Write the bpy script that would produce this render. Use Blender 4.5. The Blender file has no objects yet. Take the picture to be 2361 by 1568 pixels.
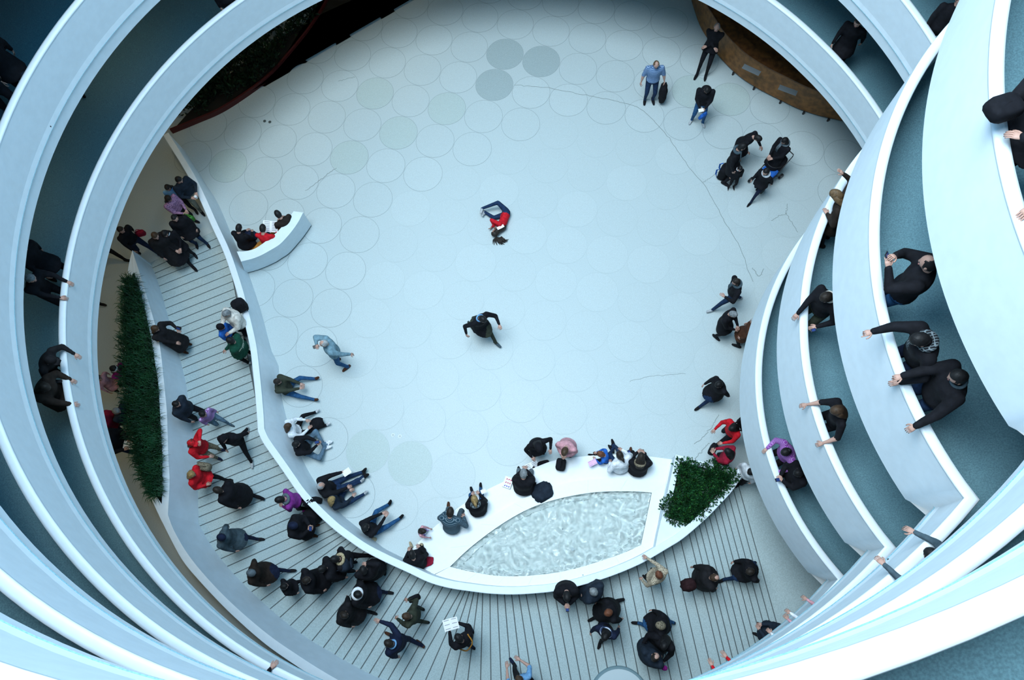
import bpy, bmesh, math, random
import numpy as np
from mathutils import Vector, Matrix

SC = bpy.context.scene
COL = SC.collection
random.seed(7)
rng = np.random.default_rng(7)

# ------------------------------------------------------------------ camera, sky, light, exposure
CAM_H = 18.0                     # eye height above the rotunda floor
F_PX = 1686.0                    # focal length for a 2361 px wide frame
C0 = np.array([1180.5, 784.0])
_n = np.array([.05402399, .31404612, .94786942]); _n /= np.linalg.norm(_n)
_x = np.array([1., 0, 0]); _X = _x - _n * (_x @ _n); _X /= np.linalg.norm(_X)
_Z = -_n; _Y = np.cross(_Z, _X)
RW = np.array([_X, _Y, _Z])      # photo camera (x right, y down, z forward) -> world

cam = bpy.data.cameras.new('camera'); camo = bpy.data.objects.new('camera', cam); COL.objects.link(camo)
cam.sensor_width = 36.0; cam.lens = F_PX / 2361 * 36.0; cam.clip_start = 0.05; cam.clip_end = 200
_r = RW @ np.diag([1, -1, -1])
camo.matrix_world = Matrix.Translation((0, 0, CAM_H)) @ Matrix([list(r) for r in _r]).to_4x4()
SC.camera = camo

world = bpy.data.worlds.new('skylight'); SC.world = world; world.use_nodes = True
bg = world.node_tree.nodes['Background']
bg.inputs[0].default_value = (0.12, 0.56, 1.0, 1); bg.inputs[1].default_value = 2.1

sk = bpy.data.lights.new('dome_skylight', 'AREA'); sk.shape = 'DISK'; sk.size = 13.0
sk.energy = 6300; sk.color = (0.90, 0.975, 1.0)
sko = bpy.data.objects.new('dome_skylight', sk); COL.objects.link(sko)
sko.location = (-4.6, 5.0, 28.0)

vs = SC.view_settings
vs.view_transform = 'Standard'; vs.look = 'None'; vs.gamma = 1.0; vs.use_curve_mapping = False
vs.exposure = 0.42

# ------------------------------------------------------------------ helpers
def at(u, v, z=0.0):
    """point of the place at height z that the photograph shows at pixel (u, v)"""
    d = RW @ np.array([(u - C0[0]) / F_PX, (v - C0[1]) / F_PX, 1.0])
    s = (CAM_H - z) / -d[2]
    return np.array([d[0] * s, d[1] * s, z])

def mesh_obj(name, verts, faces, mats=(), parent=None, mi=None, smooth=False):
    me = bpy.data.meshes.new(name)
    me.from_pydata([tuple(map(float, v)) for v in verts], [], [tuple(map(int, f)) for f in faces])
    for m in (mats if isinstance(mats, (list, tuple)) else [mats]):
        me.materials.append(m)
    if mi is not None:
        me.polygons.foreach_set('material_index', np.asarray(mi, dtype=np.int32))
    if smooth:
        me.polygons.foreach_set('use_smooth', np.ones(len(me.polygons), dtype=bool))
    me.update()
    o = bpy.data.objects.new(name, me); COL.objects.link(o)
    if parent is not None: o.parent = parent
    return o

def tag(o, label=None, cat=None, group=None, kind=None):
    if label: o['label'] = label
    if cat: o['category'] = cat
    if group: o['group'] = group
    if kind: o['kind'] = kind
    return o

class MB:
    """collects simple solids into one mesh"""
    def __init__(s): s.v = []; s.f = []; s.m = []
    def add(s, V, F, m=0):
        b = len(s.v); s.v += [tuple(map(float, p)) for p in V]
        s.f += [tuple(int(i) + b for i in f) for f in F]; s.m += [m] * len(F)
    def box(s, c, size, rz=0, m=0, M=None):
        hx, hy, hz = [q / 2 for q in size]
        V = [(x, y, z) for z in (-hz, hz) for y in (-hy, hy) for x in (-hx, hx)]
        if M is None: M = Matrix.Translation(c) @ Matrix.Rotation(rz, 4, 'Z')
        V = [M @ Vector(p) for p in V]
        s.add(V, [(0, 2, 3, 1), (4, 5, 7, 6), (0, 1, 5, 4), (2, 6, 7, 3), (0, 4, 6, 2), (1, 3, 7, 5)], m)
    def tube(s, pts, rad, n=8, m=0, cap=True, flat=1.0, up=(0, 0, 1)):
        pts = [np.array(p, float) for p in pts]
        if np.isscalar(rad): rad = [rad] * len(pts)
        V = []; k = len(pts)
        for i, p in enumerate(pts):
            t = pts[min(i + 1, k - 1)] - pts[max(i - 1, 0)]; t /= (np.linalg.norm(t) + 1e-9)
            a = np.array(up, float)
            if abs(a @ t) > .95: a = np.array([1., 0, 0]) if abs(t[0]) < .9 else np.array([0, 1., 0])
            e1 = np.cross(t, a); e1 /= np.linalg.norm(e1); e2 = np.cross(e1, t)
            for j in range(n):
                w = 2 * math.pi * j / n
                V.append(p + rad[i] * (math.cos(w) * e1 + flat * math.sin(w) * e2))
        F = [(i * n + j, i * n + (j + 1) % n, (i + 1) * n + (j + 1) % n, (i + 1) * n + j) for i in range(k - 1) for j in range(n)]
        if cap:
            F.append(tuple(range(n - 1, -1, -1))); F.append(tuple((k - 1) * n + j for j in range(n)))
        s.add(V, F, m)
    def ball(s, c, r, nu=12, nv=8, m=0, M=None):
        r = np.array([r] * 3 if np.isscalar(r) else r, float); V = []; F = []
        for i in range(nv + 1):
            a = math.pi * i / nv
            for j in range(nu):
                b = 2 * math.pi * j / nu
                p = np.array([math.sin(a) * math.cos(b), math.sin(a) * math.sin(b), math.cos(a)]) * r
                if M is not None: p = np.array(M @ Vector(p))
                V.append(p + np.array(c))
        for i in range(nv):
            for j in range(nu):
                F.append((i * nu + j, (i + 1) * nu + j, (i + 1) * nu + (j + 1) % nu, i * nu + (j + 1) % nu))
        s.add(V, F, m)
    def prism(s, poly, z0, z1, m=0, mtop=None):
        """vertical prism; poly list of xy (ccw or cw), z0/z1 scalar or list"""
        n = len(poly)
        z0 = [z0] * n if np.isscalar(z0) else z0; z1 = [z1] * n if np.isscalar(z1) else z1
        V = [(p[0], p[1], z0[i]) for i, p in enumerate(poly)] + [(p[0], p[1], z1[i]) for i, p in enumerate(poly)]
        area = sum(poly[i][0] * poly[(i + 1) % n][1] - poly[(i + 1) % n][0] * poly[i][1] for i in range(n))
        F = [(i, (i + 1) % n, n + (i + 1) % n, n + i) for i in range(n)]
        top = tuple(range(n, 2 * n)); bot = tuple(range(n - 1, -1, -1))
        if area < 0:
            F = [f[::-1] for f in F]; top = top[::-1]; bot = bot[::-1]
        s.add(V, F, m); s.add(V, [bot], m); s.add(V, [top], m if mtop is None else mtop)
    def build(s, name, mats, parent=None, smooth=False):
        return mesh_obj(name, s.v, s.f, mats, parent, s.m if isinstance(mats, (list, tuple)) and len(mats) > 1 else None, smooth)

def strip(name, rows, mat, parent=None, smooth=True, closed_profile=False):
    """rows: list of profiles (same length) -> quad sheet"""
    n = len(rows[0]); V = [p for r in rows for p in r]
    F = []
    for i in range(len(rows) - 1):
        for j in range(n - 1 if not closed_profile else n):
            a = i * n + j; b = i * n + (j + 1) % n
            F.append((a, b, b + n, a + n))
    return mesh_obj(name, V, F, mat, parent, None, smooth)

def spline(pts, n):
    """Catmull-Rom through points, resampled to n by arc length"""
    P = np.array(pts, float)
    Q = np.vstack([2 * P[0] - P[1], P, 2 * P[-1] - P[-2]]); out = []
    for i in range(1, len(Q) - 2):
        p0, p1, p2, p3 = Q[i - 1], Q[i], Q[i + 1], Q[i + 2]
        for t in np.linspace(0, 1, 12, endpoint=False):
            out.append(.5 * ((2 * p1) + (-p0 + p2) * t + (2 * p0 - 5 * p1 + 4 * p2 - p3) * t * t + (-p0 + 3 * p1 - 3 * p2 + p3) * t ** 3))
    out.append(P[-1]); out = np.array(out)
    d = np.r_[0, np.cumsum(np.linalg.norm(np.diff(out, axis=0), axis=1))]
    s = np.linspace(0, d[-1], n)
    return np.stack([np.interp(s, d, out[:, k]) for k in range(out.shape[1])], 1)

# ------------------------------------------------------------------ materials (all procedural)
_M = {}
def mat(name, col, rough=.6, var=.0, scale=40.0, bump=0.0, metal=0.0, spec=.3, col2=None, detail=4):
    if name in _M: return _M[name]
    m = bpy.data.materials.new(name); m.use_nodes = True; nt = m.node_tree; b = nt.nodes['Principled BSDF']
    b.inputs['Roughness'].default_value = rough; b.inputs['Metallic'].default_value = metal
    b.inputs['Specular IOR Level'].default_value = spec
    c = tuple(col) + (1,)
    if var or bump or col2:
        tc = nt.nodes.new('ShaderNodeTexCoord'); ns = nt.nodes.new('ShaderNodeTexNoise')
        ns.inputs['Scale'].default_value = scale; ns.inputs['Detail'].default_value = detail
        nt.links.new(tc.outputs['Object'], ns.inputs['Vector'])
        mx = nt.nodes.new('ShaderNodeMix'); mx.data_type = 'RGBA'
        a2 = tuple(col2) + (1,) if col2 else tuple(max(0, q * (1 - var)) for q in col) + (1,)
        mx.inputs[6].default_value = a2
        mx.inputs[7].default_value = c if col2 else tuple(min(1, q * (1 + var * .6)) for q in col) + (1,)
        rp = nt.nodes.new('ShaderNodeMapRange'); rp.inputs[1].default_value = .35; rp.inputs[2].default_value = .65
        nt.links.new(ns.outputs['Fac'], rp.inputs[0]); nt.links.new(rp.outputs[0], mx.inputs[0])
        nt.links.new(mx.outputs[2], b.inputs['Base Color'])
        if bump:
            bp = nt.nodes.new('ShaderNodeBump'); bp.inputs['Strength'].default_value = bump; bp.inputs['Distance'].default_value = .01
            nt.links.new(ns.outputs['Fac'], bp.inputs['Height']); nt.links.new(bp.outputs[0], b.inputs['Normal'])
    else:
        b.inputs['Base Color'].default_value = c
    _M[name] = m
    return m

WHITE = mat('white_plaster', (.70, .80, .86), .55, .03, 6)
CAPM = mat('white_coping', (.70, .79, .85), .4, .02, 9)
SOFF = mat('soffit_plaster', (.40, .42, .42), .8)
TERR = mat('terrazzo', (.46, .54, .55), .45, .10, 55, spec=.4)
TERR_RAMP = mat('terrazzo_ramp_floor', (.50, .53, .52), .55, .16, 38)
JOINT = mat('terrazzo_joint', (.20, .22, .22), .6)

# ------------------------------------------------------------------ the spiral ramp: plan and levels
CC = np.array([-.825, 6.37])                 # axis of the rotunda
PITCH = 2.74
def z_rim(ph): return 4.2 + PITCH * (ph - 1)
_rk = np.array([[.7, 8.70], [.86, 8.68], [1.10, 8.36], [1.67, 8.33], [1.86, 8.18], [2.10, 7.98], [2.67, 7.92], [2.86, 7.74], [3.10, 7.60], [3.5, 7.49],
                [3.67, 7.45], [3.86, 7.31], [4.10, 7.17], [4.5, 7.0], [4.67, 6.98], [4.86, 6.92], [5.2, 6.86], [5.5, 6.8], [6.5, 6.8]])
def r_void(ph): return float(np.interp(ph, _rk[:, 0], _rk[:, 1]))
def bulge(k): return np.array([9.27 - (.03 if k >= 4 else 0), 3.33 + .07 * (k - 1)]), 5.30
H_FACE = 1.25; H_RAIL = .95; LEAN = .165

def spiral_points(ph0, ph1, dn=.0035):
    """plan points of the parapet's top inner edge, with direction to outside, from phase ph0 to ph1"""
    out = []
    for k in range(int(math.floor(ph0 + .25)), int(math.floor(ph1 + .25)) + 1):
        c, rb = bulge(k)
        # find the two crossings of the void circle with the bulge circle
        th = np.radians(np.linspace(-89.9, 269.9, 3600)); inside = []
        for t in th:
            p = CC + r_void(k + math.degrees(t) / 360) * np.array([math.cos(t), math.sin(t)])
            inside.append(np.hypot(*(p - c)) < rb)
        inside = np.array(inside); ii = np.where(inside)[0]; ta, tb = th[ii[0]], th[ii[-1]]
        A = CC + r_void(k + math.degrees(ta) / 360) * np.array([math.cos(ta), math.sin(ta)])
        B = CC + r_void(k + math.degrees(tb) / 360) * np.array([math.cos(tb), math.sin(tb)])
        def ph_of(p):
            return k + ((math.degrees(math.atan2(p[1] - CC[1], p[0] - CC[0])) + 90) % 360 - 90) / 360
        for t in np.linspace(-math.pi / 2, ta, 26):
            p = CC + r_void(k + math.degrees(t) / 360) * np.array([math.cos(t), math.sin(t)])
            out.append((p, np.array([math.cos(t), math.sin(t)]), k + math.degrees(t) / 360, 0 if t < ta else 1))
        a0 = math.atan2(*(A - c)[::-1]) % (2 * math.pi); a1 = math.atan2(*(B - c)[::-1]) % (2 * math.pi)
        for a in np.linspace(a0, a1, 60):
            d = np.array([math.cos(a), math.sin(a)]); p = c + rb * d
            out.append((p, -d, ph_of(p), 2 if a == a0 else (3 if a == a1 else 0)))
        for t in np.linspace(tb, math.radians(269.9), 150):
            p = CC + r_void(k + math.degrees(t) / 360) * np.array([math.cos(t), math.sin(t)])
            out.append((p, np.array([math.cos(t), math.sin(t)]), k + math.degrees(t) / 360, 4 if t == tb else 0))
    return [o for o in out if ph0 <= o[2] <= ph1]

R_OUT = 13.2
def build_turn(idx, ph0, ph1, where):
    pts = spiral_points(ph0, ph1)
    # average the outward directions at the two sharp corners so that profiles mitre
    P = []; i = 0
    while i < len(pts):
        p, n, ph, fl = pts[i]
        if fl in (1, 3) and i + 1 < len(pts):
            m = n + pts[i + 1][1]; m /= np.linalg.norm(m); m = m / max(.35, m @ n)
            P.append((p, m, ph)); i += 2; continue
        P.append((p, n, ph)); i += 1
    face = []; back = []; cope = []; floor = []; soff = []
    for j, (p, n, ph) in enumerate(P):
        z = z_rim(ph)
        def q(o, dz, n=n, p=p, z=z): return (p[0] + n[0] * o, p[1] + n[1] * o, z + dz)
        d = p - CC; onb = np.hypot(*d) < r_void(ph) - .02
        ln = 0.0 if onb else LEAN
        # soften the change of lean next to the corners
        face.append([q(0, 0), q(ln * .5, -H_FACE * .5), q(ln, -H_FACE)])
        back.append([q(.11, -H_RAIL), q(.11, -.01)])
        cope.append([q(.105, -.012), q(.128, -.01), q(.134, .012), q(.122, .034), q(.085, .045), q(.03, .045), q(.004, .038), q(-.004, .022), q(-.005, .002), q(.004, -.006)])
        u = d / np.hypot(*d); e = CC + R_OUT * u
        floor.append([q(.10, -H_RAIL), (e[0], e[1], z - H_RAIL)])
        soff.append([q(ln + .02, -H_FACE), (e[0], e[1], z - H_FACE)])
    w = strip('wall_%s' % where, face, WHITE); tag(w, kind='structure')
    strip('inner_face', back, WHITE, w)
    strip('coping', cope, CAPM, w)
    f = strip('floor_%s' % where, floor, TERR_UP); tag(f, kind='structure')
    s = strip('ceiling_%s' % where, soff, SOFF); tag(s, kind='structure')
    return w

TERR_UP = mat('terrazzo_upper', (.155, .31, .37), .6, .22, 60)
names = ['ramp_first_turn', 'ramp_second_turn', 'ramp_third_turn', 'ramp_fourth_turn', 'ramp_fifth_turn', 'ramp_sixth_turn']
for i, nm in enumerate(names):
    a = .75 + i; b = 1.75 + i if i < 5 else 6.4
    build_turn(i, a + (.0 if i else .02), b, nm)

# outer wall of the rotunda (closes the ramps off from the sky)
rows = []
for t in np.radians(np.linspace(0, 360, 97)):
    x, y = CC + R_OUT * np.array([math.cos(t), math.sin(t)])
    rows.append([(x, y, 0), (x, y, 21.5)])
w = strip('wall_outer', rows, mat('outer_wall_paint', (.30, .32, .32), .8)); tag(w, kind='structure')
# top storeys above the camera and the dome ring
rows = []
for t in np.radians(np.linspace(0, 360, 97)):
    u = np.array([math.cos(t), math.sin(t)]); a = CC + R_OUT * u; b = CC + 8.6 * u
    rows.append([(a[0], a[1], 21.5), (b[0], b[1], 22.5)])
w = strip('ceiling_dome_ring', rows, WHITE); tag(w, kind='structure')

# ------------------------------------------------------------------ rotunda floor with inlaid terrazzo discs
rows = []
for t in np.radians(np.linspace(0, 360, 97)):
    u = np.array([math.cos(t), math.sin(t)]); a = CC + R_OUT * u
    rows.append([(CC[0], CC[1], 0), (a[0], a[1], 0)])
floor = strip('floor', rows, TERR, smooth=False); tag(floor, kind='structure')
D_LAT = 1.121
ORG = np.array([-5.493, 16.200]); U_ = np.array([1.0771, -.3083]); V_ = np.array([-.3089, -1.0777])   # lattice of the inlaid circles
disc_v = [(0, 0, .003)]; disc_f = []; disc_m = []
NS = 48; R_D = .5 * D_LAT - .004
for rr, zz in ((R_D - .009, .003), (R_D, .003), (R_D, 0.0)):
    disc_v += [(rr * math.cos(2 * math.pi * j / NS), rr * math.sin(2 * math.pi * j / NS), zz) for j in range(NS)]
for j in range(NS):
    k = (j + 1) % NS
    disc_f.append((0, 1 + j, 1 + k)); disc_m.append(0)
    disc_f.append((1 + j, 1 + NS + j, 1 + NS + k, 1 + k)); disc_m.append(1)
    disc_f.append((1 + NS + j, 1 + 2 * NS + j, 1 + 2 * NS + k, 1 + NS + k)); disc_m.append(1)
tones = [TERR, mat('terrazzo_green', (.43, .52, .51), .45, .12, 55), mat('terrazzo_pale', (.475, .555, .565), .45, .10, 55),
         mat('terrazzo_dark_green', (.34, .42, .43), .5, .15, 60)]
RIM1 = mat('disc_joint', (.27, .32, .335), .6); RIM0 = mat('disc_joint_overlit', (.42, .495, .505), .6)  # second joint is paler: glare of the bright floor centre put into its colour
dmeshes = {}
def disc_mesh(t, r):
    if (t, r) not in dmeshes:
        me = bpy.data.meshes.new('terrazzo_disc'); me.from_pydata(disc_v, [], disc_f)
        me.materials.append(tones[t]); me.materials.append(RIM1 if r else RIM0)
        me.polygons.foreach_set('material_index', np.array(disc_m, dtype=np.int32)); me.update()
        dmeshes[(t, r)] = me
    return dmeshes[(t, r)]
GREEN = {(1, 2), (3, 2), (2, 3), (1, 4), (9, 0), (10, 0), (4, 11), (5, 11), (-2, 5)}
DARK = {(4, 0), (5, 0), (4, 1)}

# ------------------------------------------------------------------ ground ramp: grip joints (inner pixel, outer pixel, joints since the last row)
RL = [((493, 533), (346, 606), 0), ((515, 581), (356, 645), 3), ((596, 1007), (456, 1065), 24), ((690, 1118), (460, 1213), 7), ((765, 1220), (543, 1322), 6),
      ((806, 1253), (624, 1403), 4), ((908, 1310), (772, 1509), 6), ((1061, 1364), (905, 1640), 8), ((1113, 1370), (1105, 1690), 5),
      ((1213, 1372), (1275, 1700), 6), ((1405, 1329), (1475, 1700), 9), ((1589, 1231), (1700, 1690), 9), ((1705, 1128), (1850, 1650), 10)]
_cnt = np.cumsum([r[2] for r in RL]); N_J = int(_cnt[-1])
Z_END = 0.03
def zj(n): return .03 + .27 * math.sin(math.pi * min(1, max(0, n / N_J)))
JO = []
for n in range(N_J + 1):
    i = min(len(RL) - 2, int(np.searchsorted(_cnt, n, side='right') - 1)); t = (n - _cnt[i]) / (_cnt[i + 1] - _cnt[i])
    pi = np.array(RL[i][0]) * (1 - t) + np.array(RL[i + 1][0]) * t; po = np.array(RL[i][1]) * (1 - t) + np.array(RL[i + 1][1]) * t
    JO.append((at(*pi, zj(n))[:2], at(*po, zj(n))[:2]))
JI = np.array([j[0] for j in JO]); JX = np.array([j[1] for j in JO])
def ramp_z(xy):
    """height of the ground ramp at a plan point"""
    xy = np.asarray(xy, float); best = (1e9, 0)
    for n in range(N_J + 1):
        a, b = JI[n], JX[n]; d = b - a; t = np.clip(((xy - a) @ d) / (d @ d), -.3, 1.3); e = np.hypot(*(xy - a - t * d))
        if e < best[0]: best = (e, n)
    return zj(best[1])
def at_ramp(u, v, dz=0.0):
    z = .4
    for _ in range(4): z = ramp_z(at(u, v, z + dz)[:2])
    return at(u, v, z + dz), z

RAMPM = mat('ramp_slab_terrazzo', (.385, .485, .50), .6, .14, 45); RBASE = mat('ramp_joint_dark', (.10, .12, .125), .8)
def ext(a, b, e0, e1):
    d = (b - a) / np.hypot(*(b - a)); return a - d * e0, b + d * e1
rows = []
for n in range(N_J + 1):
    a, b = ext(JI[n], JX[n], .12, .25); rows.append([(a[0], a[1], zj(n) - .012), (b[0], b[1], zj(n) - .012)])
a, b = rows[-1]; rows.append([(a[0] + 2.2, a[1] + .3, Z_END - .012), (b[0] + 2.5, b[1] + .3, Z_END - .012)])
ramp = strip('floor_ground_ramp', rows, RBASE, smooth=False); tag(ramp, kind='structure')
for n in range(N_J):
    a0, b0 = ext(JI[n], JX[n], .10, .22); a1, b1 = ext(JI[n + 1], JX[n + 1], .10, .22)
    g = .012
    def sh(p, q):
        d = q - p; L = np.hypot(*d); return p + d * min(.3, g / L), q - d * min(.3, g / L)
    p0, p1 = sh(a0, a1); q0, q1 = sh(b0, b1)
    mb = MB(); mb.prism([p0, q0, q1, p1], [zj(n) - .03, zj(n) - .03, zj(n + 1) - .03, zj(n + 1) - .03], [zj(n), zj(n), zj(n + 1), zj(n + 1)])
    mb.build('ramp_slab', RAMPM, ramp)
a0, b0 = ext(JI[-1], JX[-1], .10, .22)
mb = MB(); mb.prism([a0 + [.012, 0], b0 + [.012, 0], b0 + [2.4, .3], a0 + [2.1, .3]], Z_END - .03, Z_END); mb.build('ramp_slab', RAMPM, ramp)
# landing before the first joint lies on the floor

# ------------------------------------------------------------------ wall between rotunda floor and ramp
W1_CAP = [(376, 312), (383, 324), (420, 383), (451, 440), (488, 522), (515, 581), (535, 639), (549, 686), (565, 750), (576, 801), (582, 850), (588, 910), (592, 960), (594, 994)]
W1_CAP2 = [(594, 994), (607, 1022), (649, 1082), (690, 1141), (724, 1178), (764, 1216), (796, 1241), (838, 1270), (890, 1297), (940, 1320), (989, 1343), (1035, 1356), (1080, 1363),
           (1130, 1369), (1180, 1371), (1224, 1369), (1275, 1364), (1328, 1353), (1402, 1331), (1475, 1301), (1538, 1265), (1577, 1240), (1628, 1196), (1660, 1163), (1689, 1131), (1716, 1091)]
W1_BASE = [(398, 318), (435, 380), (481, 434), (508, 480), (528, 528), (551, 582), (572, 645), (585, 690), (602, 736), (617, 803), (642, 825), (643, 865), (648, 913), (661, 966), (667, 990)]
W1_BASE2 = [(667, 990), (696, 1057), (721, 1104), (772, 1171), (791, 1190), (827, 1218), (880, 1260), (925, 1292), (970, 1315)]
H_W1 = .92
def cap_line(px, n):
    P = spline(px, n); out = []
    for u, v in P:
        p, z = at_ramp(u, v, H_W1); out.append((p[0], p[1], z + H_W1, z))
    return np.array(out)
capA = cap_line(W1_CAP, 60); capB = cap_line(W1_CAP2, 140)
def normals(P, left=True):
    t = np.gradient(P[:, :2], axis=0); t /= np.linalg.norm(t, axis=1)[:, None]
    return np.stack([-t[:, 1], t[:, 0]], 1) * (1 if left else -1)
cap = np.vstack([capA[:-1], capB]); nrm = normals(cap)          # left of travel = towards the rotunda floor
nrmA = normals(capA); nrmB = normals(capB); mid = nrmA[-1] + nrmB[0]; mid /= np.linalg.norm(mid)
nrm = np.vstack([nrmA[:-1], [mid], nrmB[1:]])
baseA = np.array([at(u, v, 0)[:2] for u, v in spline(W1_BASE[:10], 40)] + [at(u, v, 0)[:2] for u, v in spline(W1_BASE[10:], 20)])
baseB = np.array([at(u, v, 0)[:2] for u, v in spline(W1_BASE2, 50)])
BASE = np.vstack([baseA, baseB])
def base_for(p, n, far):
    d = BASE - p; lat = np.abs(d @ np.array([-n[1], n[0]])); fw = d @ n
    ok = np.where((lat < .14) & (fw > -.3) & (fw < 1.2))[0]
    return fw[ok].mean() if len(ok) else far
TH = .15
wl = []
for i, (x, y, zc, zr) in enumerate(cap):
    n = nrm[i]; p = np.array([x, y]); fw = base_for(p, n, None) if i < 118 else None
    wl.append((p, n, zc, zr, fw))
fws = np.array([w[4] if w[4] is not None else np.nan for w in wl])
good = np.where(~np.isnan(fws))[0]; fws = np.interp(np.arange(len(fws)), good, fws[good])
fws = np.convolve(np.pad(fws, 2, mode='edge'), np.ones(5) / 5, mode='valid')
rows = []; crow = []
for i, (p, n, zc, zr, _) in enumerate(wl):
    fw = max(fws[i], .18)
    def q(o, z, p=p, n=n): return (p[0] + n[0] * o, p[1] + n[1] * o, z)
    lo = min(.42, zc * .4)
    inner = [q(TH, zc - .03), q(max(TH + .01, fw * .55 + TH * .45), zc * .5), q(max(TH + .02, fw), .03), q(max(TH + .02, fw), .0)]
    if i > 108:                      # behind the pool: plain face
        inner = [q(TH, zc - .03), q(TH + .01, .9), q(TH + .02, .45), q(TH + .02, .0)]
    rows.append([q(.02, zr - .06), q(.02, zc - .03)] + inner)
    crow.append([q(.02, zc - .035), q(.0, zc - .03), q(.0, zc - .008), q(.012, zc), q(TH, zc), q(TH + .012, zc - .008), q(TH + .012, zc - .03), q(TH - .005, zc - .035)])
w1 = strip('wall_ramp_inner', rows, WHITE, smooth=False); tag(w1, kind='structure')
strip('coping', crow, CAPM, w1, smooth=False)

# ------------------------------------------------------------------ outer wall of the ground ramp, with its knife-shaped planter
TIP = (305, 577)
PL_R = [TIP, (321, 627), (339, 685), (366, 783), (377, 872), (381, 910), (385, 957), (388, 1053), (391, 1110), (387, 1187)]
PL_L = [TIP, (297, 611), (290, 672), (282, 783), (281, 839), (286, 900), (298, 976), (314, 1053), (329, 1099), (350, 1152), (371, 1198)]
W0_IN = [(387, 1187), (400, 1221), (431, 1275), (476, 1331), (528, 1385), (579, 1431), (630, 1472), (681, 1507), (732, 1540), (790, 1573), (870, 1608), (960, 1640)]
W0_OUT = [(371, 1198), (400, 1255), (425, 1298), (464, 1344), (515, 1398), (566, 1446), (617, 1489), (668, 1525), (719, 1558), (780, 1592), (860, 1630), (955, 1664)]
W0_BASE = [(347, 607), (366, 656), (388, 732), (408, 800), (428, 879), (434, 918), (444, 989), (452, 1048), (456, 1112), (459, 1208), (484, 1252), (522, 1303), (563, 1347), (617, 1398), (668, 1441), (719, 1477), (770, 1507), (800, 1525), (880, 1565), (990, 1600)]
H_W0 = 1.0
def line3(px, n, dz):
    out = []
    for u, v in spline(px, n):
        p, z = at_ramp(u, v, dz); out.append((p[0], p[1], z + dz))
    return np.array(out)
rin = np.vstack([line3(PL_R, 60, H_W0)[:-1], line3(W0_IN, 60, H_W0)])
rba = np.vstack([line3(W0_BASE[:10], 60, 0)[:-1], line3(W0_BASE[9:], 60, 0)])
rou = np.vstack([line3(PL_L, 60, H_W0)[:-1], line3(W0_OUT, 60, H_W0)])
rou[:, 2] = rin[:, 2]
# planter soil outline
SO_R = [(309, 627), (329, 694), (348, 779), (358, 840), (366, 895), (367, 919), (371, 996), (374, 1053), (374, 1120), (373, 1162)]
SO_L = [(309, 627), (300, 655), (296, 700), (291, 800), (291, 850), (296, 915), (307, 985), (323, 1050), (340, 1100), (357, 1138), (373, 1162)]
soR = line3(SO_R, 50, H_W0); soL = line3(SO_L, 50, H_W0)
for i in range(50):
    z = .5 * (soR[i, 2] + soL[i, 2]); soR[i, 2] = z; soL[i, 2] = z
rows = []
for i in range(len(rin)):
    a, b, c = rba[i], rin[i], rou[i]
    rows.append([(a[0], a[1], a[2] - .05), (b[0], b[1], b[2])])
w0 = strip('wall_ramp_outer', rows, mat('white_wall_ramp', (.62, .73, .81), .6, .04, 4), smooth=False); tag(w0, kind='structure')
rows = [[(c[0], c[1], c[2]), (c[0] - .02 * 0, c[1], -.02)] for c in rou]
strip('outer_face', rows, WHITE, w0, smooth=False)
# tops: between rim lines and the soil opening
V = []; F = []
def addq(r0, r1):
    b = len(V); n = len(r0)
    V.extend([tuple(p) for p in r0] + [tuple(p) for p in r1])
    F.extend([(b + i, b + i + 1, b + n + i + 1, b + n + i) for i in range(n - 1)])
def resamp(P, n):
    d = np.r_[0, np.cumsum(np.linalg.norm(np.diff(P[:, :2], axis=0), axis=1))]; s = np.linspace(0, d[-1], n)
    return np.stack([np.interp(s, d, P[:, k]) for k in range(3)], 1)
plr = resamp(line3(PL_R, 60, H_W0), 50); pll = resamp(line3(PL_L, 60, H_W0), 50)
for i in range(50):
    z = .5 * (plr[i, 2] + pll[i, 2]); plr[i, 2] = z; pll[i, 2] = z
addq(plr, soR); addq(soL, pll)
tipq = [plr[0], soR[0], soL[0]]
addq(rin[59:], rou[59:])
b = len(V); V.extend([tuple(soR[-1]), tuple(rin[59]), tuple(rou[59])]); F.append((b, b + 1, b + 2))
strip_o = mesh_obj('coping', V, F, CAPM, w0)
soil_rows = [[(soR[i][0], soR[i][1], soR[i][2]), (soR[i][0], soR[i][1], soR[i][2] - .16), (soL[i][0], soL[i][1], soL[i][2] - .16), (soL[i][0], soL[i][1], soL[i][2])] for i in range(50)]
SOIL = mat('soil', (.030, .024, .018), .95, .4, 30)
strip('soil', soil_rows, SOIL, w0, smooth=False)
# grass: long arching blades, nobody could count them
GRASS = mat('grass_blade', (.011, .060, .024), .5, .5, 3)
gv = []; gf = []
for _ in range(6000):
    i = int(rng.integers(2, 47)); t = rng.random(); s = rng.random()
    if rng.random() < .25: s = .05 if rng.random() < .5 else .95
    p = (soR[i] * (1 - s) + soL[i] * s) * (1 - t) + (soR[min(49, i + 1)] * (1 - s) + soL[min(49, i + 1)] * s) * t
    p[2] -= .15; L = .34 + .26 * rng.random(); a = rng.random() * 2 * math.pi; d = np.array([math.cos(a), math.sin(a), 0]); out = .07 + .17 * rng.random()
    wv = np.array([-d[1], d[0], 0]) * (.006 + .005 * rng.random())
    b = len(gv); drop = .25 * out
    q1 = p + d * out * .35 + [0, 0, L * .62]; q2 = p + d * out * .8 + [0, 0, L * .86]; q3 = p + d * out * 1.35 + [0, 0, L * .80 - drop]
    gv += [p - wv, p + wv, q1 - wv, q1 + wv, q2 - wv * .7, q2 + wv * .7, q3]
    gf += [(b, b + 1, b + 3, b + 2), (b + 2, b + 3, b + 5, b + 4), (b + 4, b + 5, b + 6)]
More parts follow.
